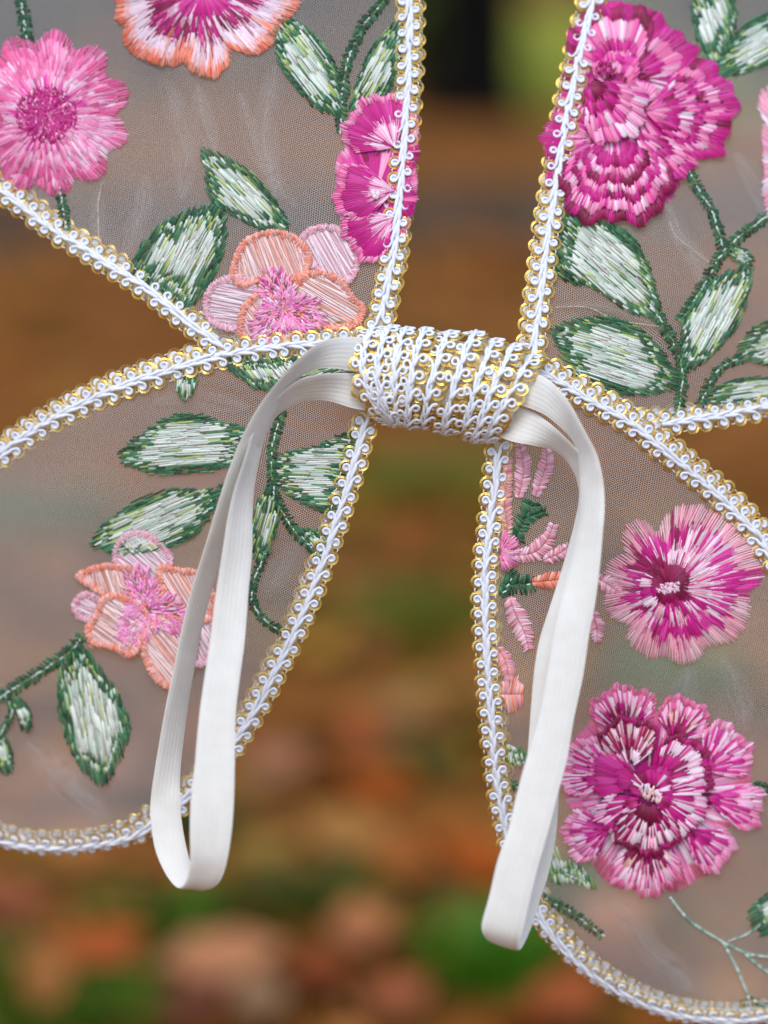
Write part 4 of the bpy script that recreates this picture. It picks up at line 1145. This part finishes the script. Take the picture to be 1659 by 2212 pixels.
def sheer_flower(w, c, petals, label, heart, clip=None):
    st = Stitch(w)
    for k in range(heart[2]):
        a = random.uniform(0, 6.28); r0 = math.sqrt(random.random()) * (0.7 + 0.3 * math.sin(a * 3 + 1)); L = random.uniform(10, 24)
        x, y = c[0] + math.cos(a) * heart[0] * r0, c[1] + math.sin(a) * heart[1] * r0
        d = math.atan2(y - c[1], x - c[0]) + random.uniform(-.6, .6)
        st.add((x, y), (x + math.cos(d) * L, y + math.sin(d) * L), 1.8, pick([(lin((246, 150, 206)), 5), (lin((228, 90, 172)), 2.2 * (1.2 - r0)), (LP, 2.5), (CO2, 1), (WP, 1.2)]), 14, 12, 2.5)
    fo = st.build('embroidered_flower', wings, label)
    for pi, (pts, rim, fang, fillc) in enumerate(petals):
        poly = smooth(pts, 2.7, closed=True)
        ps = Stitch(w)
        cen = poly.mean(0)
        hb = 4 + pi * 1.5
        n = len(poly)
        for i in range(n):
            T = poly[(i + 1) % n] - poly[i - 1]; T /= np.linalg.norm(T) + 1e-6
            Nn = np.array((-T[1], T[0]))
            if Nn.dot(cen - poly[i]) < 0: Nn = -Nn
            if clip is not None and not inside(clip, np.array(poly[i][0]), np.array(poly[i][1])): continue
            tw = T * random.uniform(-3, 3)
            L = random.uniform(11, 16)
            for rep_ in range(2):
                tw = T * random.uniform(-5, 5)
                ps.add(poly[i] - Nn * random.uniform(0, 4) + tw, poly[i] + Nn * random.uniform(6, 17) - tw, random.uniform(1.1, 1.7), pick(rim), hb + 1 + random.uniform(0, 2), hb, random.uniform(.2, 1.6))
        a = R(fang); ca, sa = math.cos(a), math.sin(a)
        px, py = poly[:, 0] * ca + poly[:, 1] * sa, -poly[:, 0] * sa + poly[:, 1] * ca
        yy = py.min() + 2
        while yy < py.max():
            qx, qy = np.roll(px, -1), np.roll(py, -1)
            hit = sorted(float(px[i] + (qx[i] - px[i]) * (yy - py[i]) / (qy[i] - py[i])) for i in range(n) if (py[i] > yy) != (qy[i] > yy))
            for k in range(0, len(hit) - 1, 2):
                x0, x1 = hit[k] + 3, hit[k + 1] - 3
                ja = random.uniform(-9, 9); jb = random.uniform(-9, 9)
                A = (x0 * ca - (yy + ja) * sa, x0 * sa + (yy + ja) * ca); B = (x1 * ca - (yy + jb) * sa, x1 * sa + (yy + jb) * ca)
                if clip is None or inside(clip, np.array((A[0] + B[0]) / 2), np.array((A[1] + B[1]) / 2)):
                    ps.add(A, B, random.uniform(.9, 1.4), pick(fillc), hb - 1, hb - 1, 1)
            yy += random.uniform(2.1, 3.4)
        if ps.v: ps.build('petal', fo)
        pl = [q for q in poly[::2] if clip is None or inside(clip, np.array(q[0]), np.array(q[1]))]
        if len(pl) > 6:
            cc_ = np.mean(pl, 0)
            bv = [on(w, cc_[0], cc_[1], hb - 2.5)] + [on(w, q[0], q[1], hb - 2.5) for q in pl]
            mesh_obj('petal_gauze', bv, [(0, 1 + (k + 1) % len(pl), 1 + k) for k in range(len(pl))], M_ORG[rim is CORIM], fo)
    return fo
CORIM = [(CO, 1.6), (CO2, 4), (PE, 2), (lin((240, 176, 160)), 2)]
PKRIM = [(lin((234, 176, 192)), 4), (lin((242, 204, 212)), 2), (lin((222, 150, 172)), 1)]
SHEER = [(lin((242, 228, 234)), 4), (lin((244, 202, 214)), 2)]
SHEERC = [(lin((244, 226, 226)), 4), (lin((246, 200, 190)), 2.4), (CO2, .8)]
clipUL = smooth([(300, 600), (440, 690), (520, 735), (800, 712), (870, 300), (600, 300), (300, 400)], 10, closed=True)
sheer_flower('UL', (612, 668), [
    ([(640, 530), (662, 497), (710, 486), (755, 505), (776, 550), (768, 595), (740, 615), (690, 590), (655, 560)], PKRIM, 60, SHEER),
    ([(440, 655), (455, 615), (505, 595), (545, 610), (570, 660), (555, 700), (500, 715), (452, 695)], PKRIM, 10, SHEER),
    ([(500, 575), (525, 520), (580, 498), (630, 506), (668, 540), (668, 580), (640, 605), (570, 605), (525, 620), (502, 605)], CORIM, 70, SHEERC),
    ([(628, 640), (650, 595), (690, 585), (735, 600), (765, 640), (788, 665), (770, 705), (715, 712), (655, 690)], CORIM, 30, SHEERC),
    ([(515, 700), (525, 660), (560, 630), (600, 640), (640, 690), (650, 735), (560, 740), (520, 730)], CORIM, 50, SHEERC)],
    'sheer coral and pink blossom above the braid at the upper left', (84, 84, 560), clip=clipUL)
sheer_flower('LL', (318, 1318), [
    ([(243, 1200), (262, 1160), (300, 1146), (340, 1165), (372, 1205), (360, 1240), (320, 1262), (262, 1240)], PKRIM, 40, SHEER),
    ([(155, 1310), (178, 1280), (215, 1290), (225, 1330), (200, 1345), (170, 1335)], PKRIM, 20, SHEER),
    ([(420, 1350), (455, 1330), (470, 1370), (455, 1425), (425, 1440), (408, 1400)], PKRIM, 60, SHEER),
    ([(340, 1250), (345, 1222), (390, 1228), (430, 1236), (460, 1275), (468, 1320), (440, 1345), (385, 1320), (350, 1280)], CORIM, 60, SHEERC),
    ([(165, 1245), (190, 1228), (235, 1218), (290, 1228), (325, 1260), (328, 1300), (290, 1310), (230, 1290), (190, 1268)], CORIM, 75, SHEERC),
    ([(310, 1350), (350, 1330), (420, 1345), (425, 1400), (410, 1450), (375, 1488), (335, 1470), (310, 1425), (308, 1385)], CORIM, 50, SHEERC),
    ([(220, 1290), (260, 1285), (310, 1310), (325, 1350), (308, 1385), (285, 1418), (240, 1402), (200, 1392), (185, 1360), (205, 1325)], CORIM, 35, SHEERC)],
    'sheer coral and pink blossom behind the left strap', (80, 92, 560))

# pink sprig with feathered petals, beside the inner braid of the lower right wing
def feather(st, pts, width, pal, sp=3.6, ang=68, taper=True):
    q = smooth(pts, sp); n = len(q)
    for i in range(n):
        T = q[min(i + 1, n - 1)] - q[max(i - 1, 0)]; T /= np.linalg.norm(T) + 1e-6
        k = i / (n - 1)
        wd = width * (0.55 + 0.45 * math.sin(math.pi * min(1, k * 1.1))) if taper else width
        for sd in (1, -1):
            a = R(ang + random.uniform(-8, 8)) * sd
            d = np.array((T[0] * math.cos(a) - T[1] * math.sin(a), T[0] * math.sin(a) + T[1] * math.cos(a)))
            st.add(q[i], q[i] + d * wd * random.uniform(.42, .58), random.uniform(1.7, 2.2), pick(pal), 5, 3, 2)
PPAL = [(lin((236, 172, 188)), 4), (lin((244, 206, 216)), 2), (lin((226, 146, 166)), 1.5)]
heart = Stitch('LR')
for k in range(90):
    a = random.uniform(-1.4, 1.4); r0 = random.uniform(4, 30)
    heart.add((1078 + r0 * math.cos(a), 1195 + r0 * math.sin(a)), (1078 + (r0 + 22) * math.cos(a), 1195 + (r0 + 22) * math.sin(a)), 1.9, pick([(lin((232, 110, 176)), 3), (LP, 2), (PP, 2)]), 9, 7, 2)
sprig = heart.build('embroidered_flower', wings, 'pale pink feathered sprig beside the inner braid of the lower right wing')
for pts, wd, pal in (([(1120, 1075), (1128, 1040), (1130, 1000), (1120, 955)], 40, PPAL), ([(1158, 1072), (1168, 1040), (1180, 1000), (1180, 960)], 38, PPAL), ([(1090, 1180), (1096, 1140), (1090, 1090), (1100, 990)], 34, [(lin((232, 150, 160)), 3), (PE, 2)]),
                     ([(1100, 1200), (1150, 1195), (1180, 1170), (1195, 1135)], 44, PPAL), ([(1175, 1210), (1210, 1195), (1228, 1180)], 34, PPAL), ([(1150, 1258), (1180, 1255), (1230, 1250)], 42, [(CO2, 4), (CO, 2), (PE, 1)]),
                     ([(1100, 1290), (1115, 1330), (1132, 1365), (1142, 1400)], 48, PPAL), ([(1290, 1250), (1310, 1260), (1330, 1275)], 44, PPAL), ([(1280, 1320), (1288, 1350), (1290, 1385)], 36, PPAL)):
    fs_ = Stitch('LR'); feather(fs_, pts, wd, pal); fs_.build('petal', sprig)
bud = Stitch('LR')
feather(bud, [(1078, 1500), (1100, 1500), (1128, 1500)], 78, [(PE, 3), (CO2, 2), (lin((236, 172, 188)), 3)], sp=2.6, ang=80)
feather(bud, [(1075, 1400), (1092, 1430), (1100, 1470)], 40, [(lin((236, 160, 160)), 3), (lin((236, 172, 188)), 3)], sp=3)
bud.build('embroidered_bud', wings, 'small salmon pink bud peeping out beside the inner braid')
for pts, wd in (([(1110, 1170), (1125, 1140), (1140, 1110), (1150, 1085)], 40), ([(1135, 1120), (1160, 1110), (1178, 1105)], 22), ([(1085, 1262), (1110, 1262), (1150, 1262)], 44), ([(1080, 1285), (1090, 1275), (1105, 1250), (1102, 1235)], 26)):
    emb_stem('LR', pts, wd, 'dark green sepals of the pale pink sprig', corep=.1, sp=3.6, ang=75)

# leaves
emb_leaf('UL', [(598, 45), (650, 52), (702, 100), (730, 160), (738, 238), (690, 236), (640, 192), (602, 130)], 52, 'green and white leaf below the coral-edged flower')
emb_leaf('UL', [(862, 50), (860, 150), (830, 205), (758, 242), (770, 180), (800, 105)], 118, 'green and white leaf against the inner braid at the top')
emb_leaf('UL', [(438, 325), (500, 345), (560, 388), (600, 440), (622, 497), (560, 492), (500, 462), (456, 432), (446, 380)], 45, 'pointed leaf in the middle of the upper left wing')
emb_leaf('UL', [(474, 448), (400, 458), (332, 498), (287, 558), (285, 600), (340, 625), (405, 662), (450, 620), (482, 550), (486, 490)], 118, 'broad leaf touching the lower braid of the upper left wing', edge=(16, 26))
emb_leaf('UR', [(1222, 456), (1300, 478), (1355, 500), (1392, 550), (1415, 620), (1422, 682), (1350, 668), (1280, 622), (1205, 595), (1208, 520)], 42, 'broad green and white leaf under the large peony', edge=(13, 24))
emb_leaf('UR', [(1196, 712), (1250, 690), (1322, 685), (1392, 718), (1440, 778), (1462, 832), (1400, 852), (1300, 846), (1240, 812), (1214, 760)], 18, 'broad leaf just right of the knot', edge=(13, 24))
emb_leaf('UR', [(1622, 580), (1604, 680), (1562, 742), (1486, 800), (1472, 740), (1488, 660), (1540, 606)], 118, 'narrow upright leaf near the right edge', edge=(13, 22))
emb_leaf('UR', [(1735, 690), (1659, 692), (1610, 728), (1598, 772), (1640, 782), (1715, 790)], 165, 'leaf cut by the right edge above the lower braid')
emb_leaf('UR', [(1524, 866), (1575, 822), (1659, 814), (1725, 820), (1720, 850), (1610, 868)], 172, 'low leaf lying on the braid at the right edge')
emb_leaf('UR', [(1497, 0), (1520, -40), (1572, -30), (1592, 40), (1566, 108), (1535, 140), (1502, 70)], 70, 'dark leaf at the top right')
emb_leaf('UR', [(1548, 158), (1575, 95), (1620, 45), (1690, 25), (1715, 80), (1662, 135), (1590, 162)], 150, 'pale green leaf in the top right corner')
emb_leaf('UR', [(1580, 545), (1600, 535), (1622, 555), (1618, 572), (1590, 566)], 20, 'tiny green leaf on the branching stem')
emb_leaf('LL', [(262, 985), (330, 920), (400, 893), (470, 908), (530, 935), (522, 990), (480, 1012), (400, 1026), (318, 1020)], -4, 'green and white leaf left of the left strap', spike=12)
emb_leaf('LL', [(203, 1165), (280, 1090), (350, 1060), (420, 1058), (467, 1068), (450, 1120), (400, 1172), (330, 1190), (250, 1195)], -24, 'leaf above the lower sheer blossom', spike=12)
emb_leaf('LL', [(592, 1012), (620, 978), (690, 962), (768, 932), (760, 1010), (728, 1105), (680, 1098), (640, 1076), (606, 1052)], 2, 'leaf between the left strap and the inner braid', edge=(10, 20))
emb_leaf('LL', [(592, 1045), (602, 1090), (595, 1150), (566, 1205), (545, 1190), (545, 1120), (560, 1075)], 105, 'narrow olive leaf half behind the left strap', edge=(14, 26))
emb_leaf('LL', [(480, 778), (560, 772), (680, 778), (640, 815), (600, 842), (540, 832)], 55, 'dark leaf tip under the upper braid of the lower left wing', edge=(30, 40), spike=6)
emb_leaf('LL', [(640, 812), (690, 792), (770, 792), (760, 806), (700, 812), (650, 826)], 160, 'pale leaf sliver showing between the strap bands', edge=(4, 20))
emb_leaf('LL', [(378, 815), (400, 805), (428, 818), (415, 845), (400, 862), (385, 845)], 95, 'lime green stitches under the upper braid', edge=(0, 0), dark=0.2, pale=-0.2)
emb_leaf('LL', [(176, 1400), (215, 1442), (260, 1510), (280, 1570), (252, 1650), (216, 1690), (165, 1640), (130, 1560), (123, 1490), (140, 1435)], 80, 'hanging leaf at the lower left', edge=(16, 28))
emb_leaf('LL', [(648, 1150), (700, 1150), (712, 1165), (690, 1210), (668, 1180)], 50, 'small leaf end by the inner braid')
emb_leaf('LL', [(30, 1505), (60, 1525), (66, 1560), (52, 1578), (34, 1545)], 70, 'small green leaf hanging from the lower left stem', edge=(20, 30))
emb_leaf('LL', [(-30, 1580), (8, 1590), (28, 1630), (20, 1668), (-12, 1650)], 70, 'green leaf cut by the left edge', edge=(20, 30))
emb_leaf('LR', [(1180, 1838), (1200, 1830), (1215, 1862), (1250, 1868), (1288, 1918), (1240, 1905), (1195, 1905), (1178, 1880)], 75, 'lime green leaf at the foot of the largest flower', edge=(0, 40), dark=0.0, spike=5)
emb_leaf('LR', [(1085, 1615), (1120, 1620), (1148, 1635), (1120, 1646), (1085, 1640)], 70, 'lime green sprig by the inner braid', edge=(0, 40), dark=0.0)
emb_leaf('LR', [(1690, 1930), (1650, 1932), (1622, 1968), (1632, 2005), (1665, 2022), (1700, 2015)], 150, 'dark green knotty leaf at the right edge, low', edge=(60, 70), dark=2.0)

# stems
S_ = emb_stem
S_('UL', [(850, -40), (830, 0), (782, 60), (752, 130), (740, 200), (736, 282)], 30, 'green stem between the two upper leaves')
S_('UL', [(40, -40), (48, 20), (58, 82)], 32, 'short green stem above the pink carnation')
S_('UL', [(128, 405), (136, 450), (142, 492)], 28, 'short green stem below the pink carnation')
S_('UR', [(1488, 368), (1510, 410), (1540, 460), (1560, 530)], 28, 'green stem running down from the large peony')
S_('UR', [(1680, 452), (1640, 480), (1600, 510), (1562, 545), (1530, 600), (1492, 660), (1470, 690)], 30, 'thick green stem slanting in from the right edge')
S_('UR', [(1418, 678), (1452, 735), (1474, 800), (1466, 890)], 30, 'green stem joining the leaves right of the knot')
S_('UR', [(1602, 772), (1552, 800), (1515, 868)], 26, 'short green stem above the lower right braid')
S_('LL', [(612, 880), (594, 940), (586, 1010), (596, 1075), (640, 1150), (695, 1200)], 27, 'long green stem right of the left strap')
S_('LL', [(490, 1045), (470, 1068), (452, 1085)], 28, 'short stem at the base of the second leaf')
S_('LL', [(578, 1185), (552, 1245), (545, 1300), (578, 1345), (628, 1372)], 24, 'curling green tendril right of the left strap')
S_('LL', [(178, 1370), (150, 1408), (60, 1468), (-40, 1530)], 34, 'green stem slanting to the left edge')
S_('LL', [(10, 1500), (25, 1540), (-10, 1600)], 20, 'side shoot at the left edge')
S_('LR', [(1168, 1938), (1225, 1965), (1298, 2018)], 24, 'dark green stem under the largest flower', sp=5.5, ang=80)
S_('LR', [(1626, 1694), (1655, 1704), (1700, 1712)], 26, 'green stem right of the largest flower')
S_('LR', [(1195, 1880), (1225, 1888), (1250, 1900)], 14, 'dark vein on the lime green leaf', sp=4)
S_('LR', [(1098, 1690), (1118, 1700), (1128, 1712)], 24, 'dark green stitches by the inner braid, low')
S_('LR', [(1598, 2168), (1625, 2162), (1650, 2170)], 20, 'dark green stitches above the bottom braid')

def running(w, pts, label):
    q = smooth(pts, 9.0); st = Stitch(w)
    for i in range(len(q) - 1):
        c = pick([(lin((178, 206, 196)), 3), (lin((120, 172, 150)), 2), (lin((206, 222, 216)), 2)])
        st.add(q[i], q[i + 1], 2.2, c, 3, 3, 1.5)
        st.add(q[i] + np.array((1.5, -1.5)), q[i + 1] + np.array((1.5, -1.5)), 1.6, c, 3.6, 3.6, 1.5)
    st.build('embroidered_stem', wings, label)
running('LR', [(1446, 1938), (1490, 1990), (1560, 2035)], 'thin pale stem hanging from the largest flower')
running('LR', [(1560, 2035), (1590, 2090), (1622, 2168)], 'thin pale twig running down to the bottom braid')
running('LR', [(1572, 2034), (1610, 2020), (1642, 1998)], 'thin pale twig rising to the right')
running('LR', [(1565, 2038), (1620, 2062), (1690, 2070)], 'thin pale twig running to the right edge')
running('LR', [(1610, 2062), (1650, 2095), (1690, 2115)], 'thin pale twig forking downward at the right edge')
# loose cut threads caught under the tulle
def loose(w, pts, label, col=(222, 206, 172)):
    q = smooth(pts, 12); st = Stitch(w)
    for i in range(len(q) - 1): st.add(q[i], q[i + 1], .8, lin(col), 1, 1, 0)
    st.build('loose_thread', wings, label)
loose('UR', [(1200, 664), (1270, 664), (1330, 690), (1430, 706)], 'loose cream thread above the leaf right of the knot')
loose('UR', [(1448, 478), (1462, 510), (1535, 570)], 'loose cream thread below the large peony')
loose('UL', [(222, 392), (212, 440), (214, 520)], 'loose pale thread beside the pink carnation')

# pinched folds of the tulle: a second layer of net where it is gathered
def fold(w, pts, width, label):
    q = smooth(pts, 10)
    for lay, k in ((3.0, 2.2), (5.0, 1.2), (7.0, .45)):
        v, f, uv = [], [], []
        n = len(q)
        for i in range(n):
            T = q[min(i + 1, n - 1)] - q[max(i - 1, 0)]; T /= np.linalg.norm(T) + 1e-6
            t = i / (n - 1); wd = width * k * (math.sin(math.pi * min(1, t * .9 + .06)) ** .7) + .5
            for sd, h in ((-1, 0.3), (0, lay), (1, 0.3)):
                a = q[i] + np.array((-T[1], T[0])) * sd * wd / 2
                v.append(P(a[0], a[1], zt(w, a[0], a[1]) + (h + .8) * S)); uv.append((a[0] + 3.3 * sd + lay, a[1] * 1.02))
        for i in range(n - 1):
            for j in (0, 1): f.append((3 * i + j, 3 * i + j + 1, 3 * i + 4 + j, 3 * i + 3 + j))
        o = mesh_obj('tulle_fold', v, f, M_FOLD, wings, uvs=uv)
        o['label'] = label
for w, pts, wd, lb in (
    ('UL', [(226, 388), (210, 440), (216, 535)], 16, 'crease in the tulle beside the pink carnation'),
    ('UL', [(355, 170), (400, 300), (392, 430)], 30, 'soft crease under the coral-edged flower'),
    ('UL', [(425, 185), (455, 300), (470, 330)], 22, 'short crease right of the soft one'),
    ('UL', [(590, 140), (575, 300), (600, 430)], 26, 'crease above the pointed leaf'),
    ('UL', [(320, 380), (300, 470), (262, 560)], 22, 'slanting crease near the lower braid'),
    ('UL', [(520, 200), (560, 330), (640, 450)], 20, 'slanting crease in the middle of the upper left wing'),
    ('UR', [(1448, 478), (1470, 520), (1540, 580)], 16, 'crease below the large peony'),
    ('UR', [(1440, 440), (1500, 560), (1530, 640)], 20, 'crease left of the branching stem'),
    ('UR', [(1590, 330), (1630, 400), (1660, 470)], 20, 'crease by the pale flower at the right edge'),
    ('UR', [(1205, 662), (1290, 664), (1440, 708)], 13, 'crease above the leaf right of the knot'),
    ('LR', [(1490, 1440), (1480, 1500), (1500, 1580)], 30, 'crease between the two right flowers'),
    ('LR', [(1560, 1420), (1600, 1500), (1610, 1580)], 24, 'crease right of the gap between the flowers'),
    ('LR', [(1330, 1950), (1420, 2060), (1500, 2140)], 34, 'broad crease above the bottom braid'),
    ('LL', [(660, 1160), (610, 1230), (570, 1290)], 26, 'crease beside the curling tendril'),
    ('LL', [(60, 1600), (160, 1700), (230, 1770)], 36, 'broad crease above the lower left braid'),
    ('LL', [(330, 870), (430, 860), (540, 880)], 24, 'crease under the upper braid of the lower left wing')):
    fold(w, pts, wd, lb)
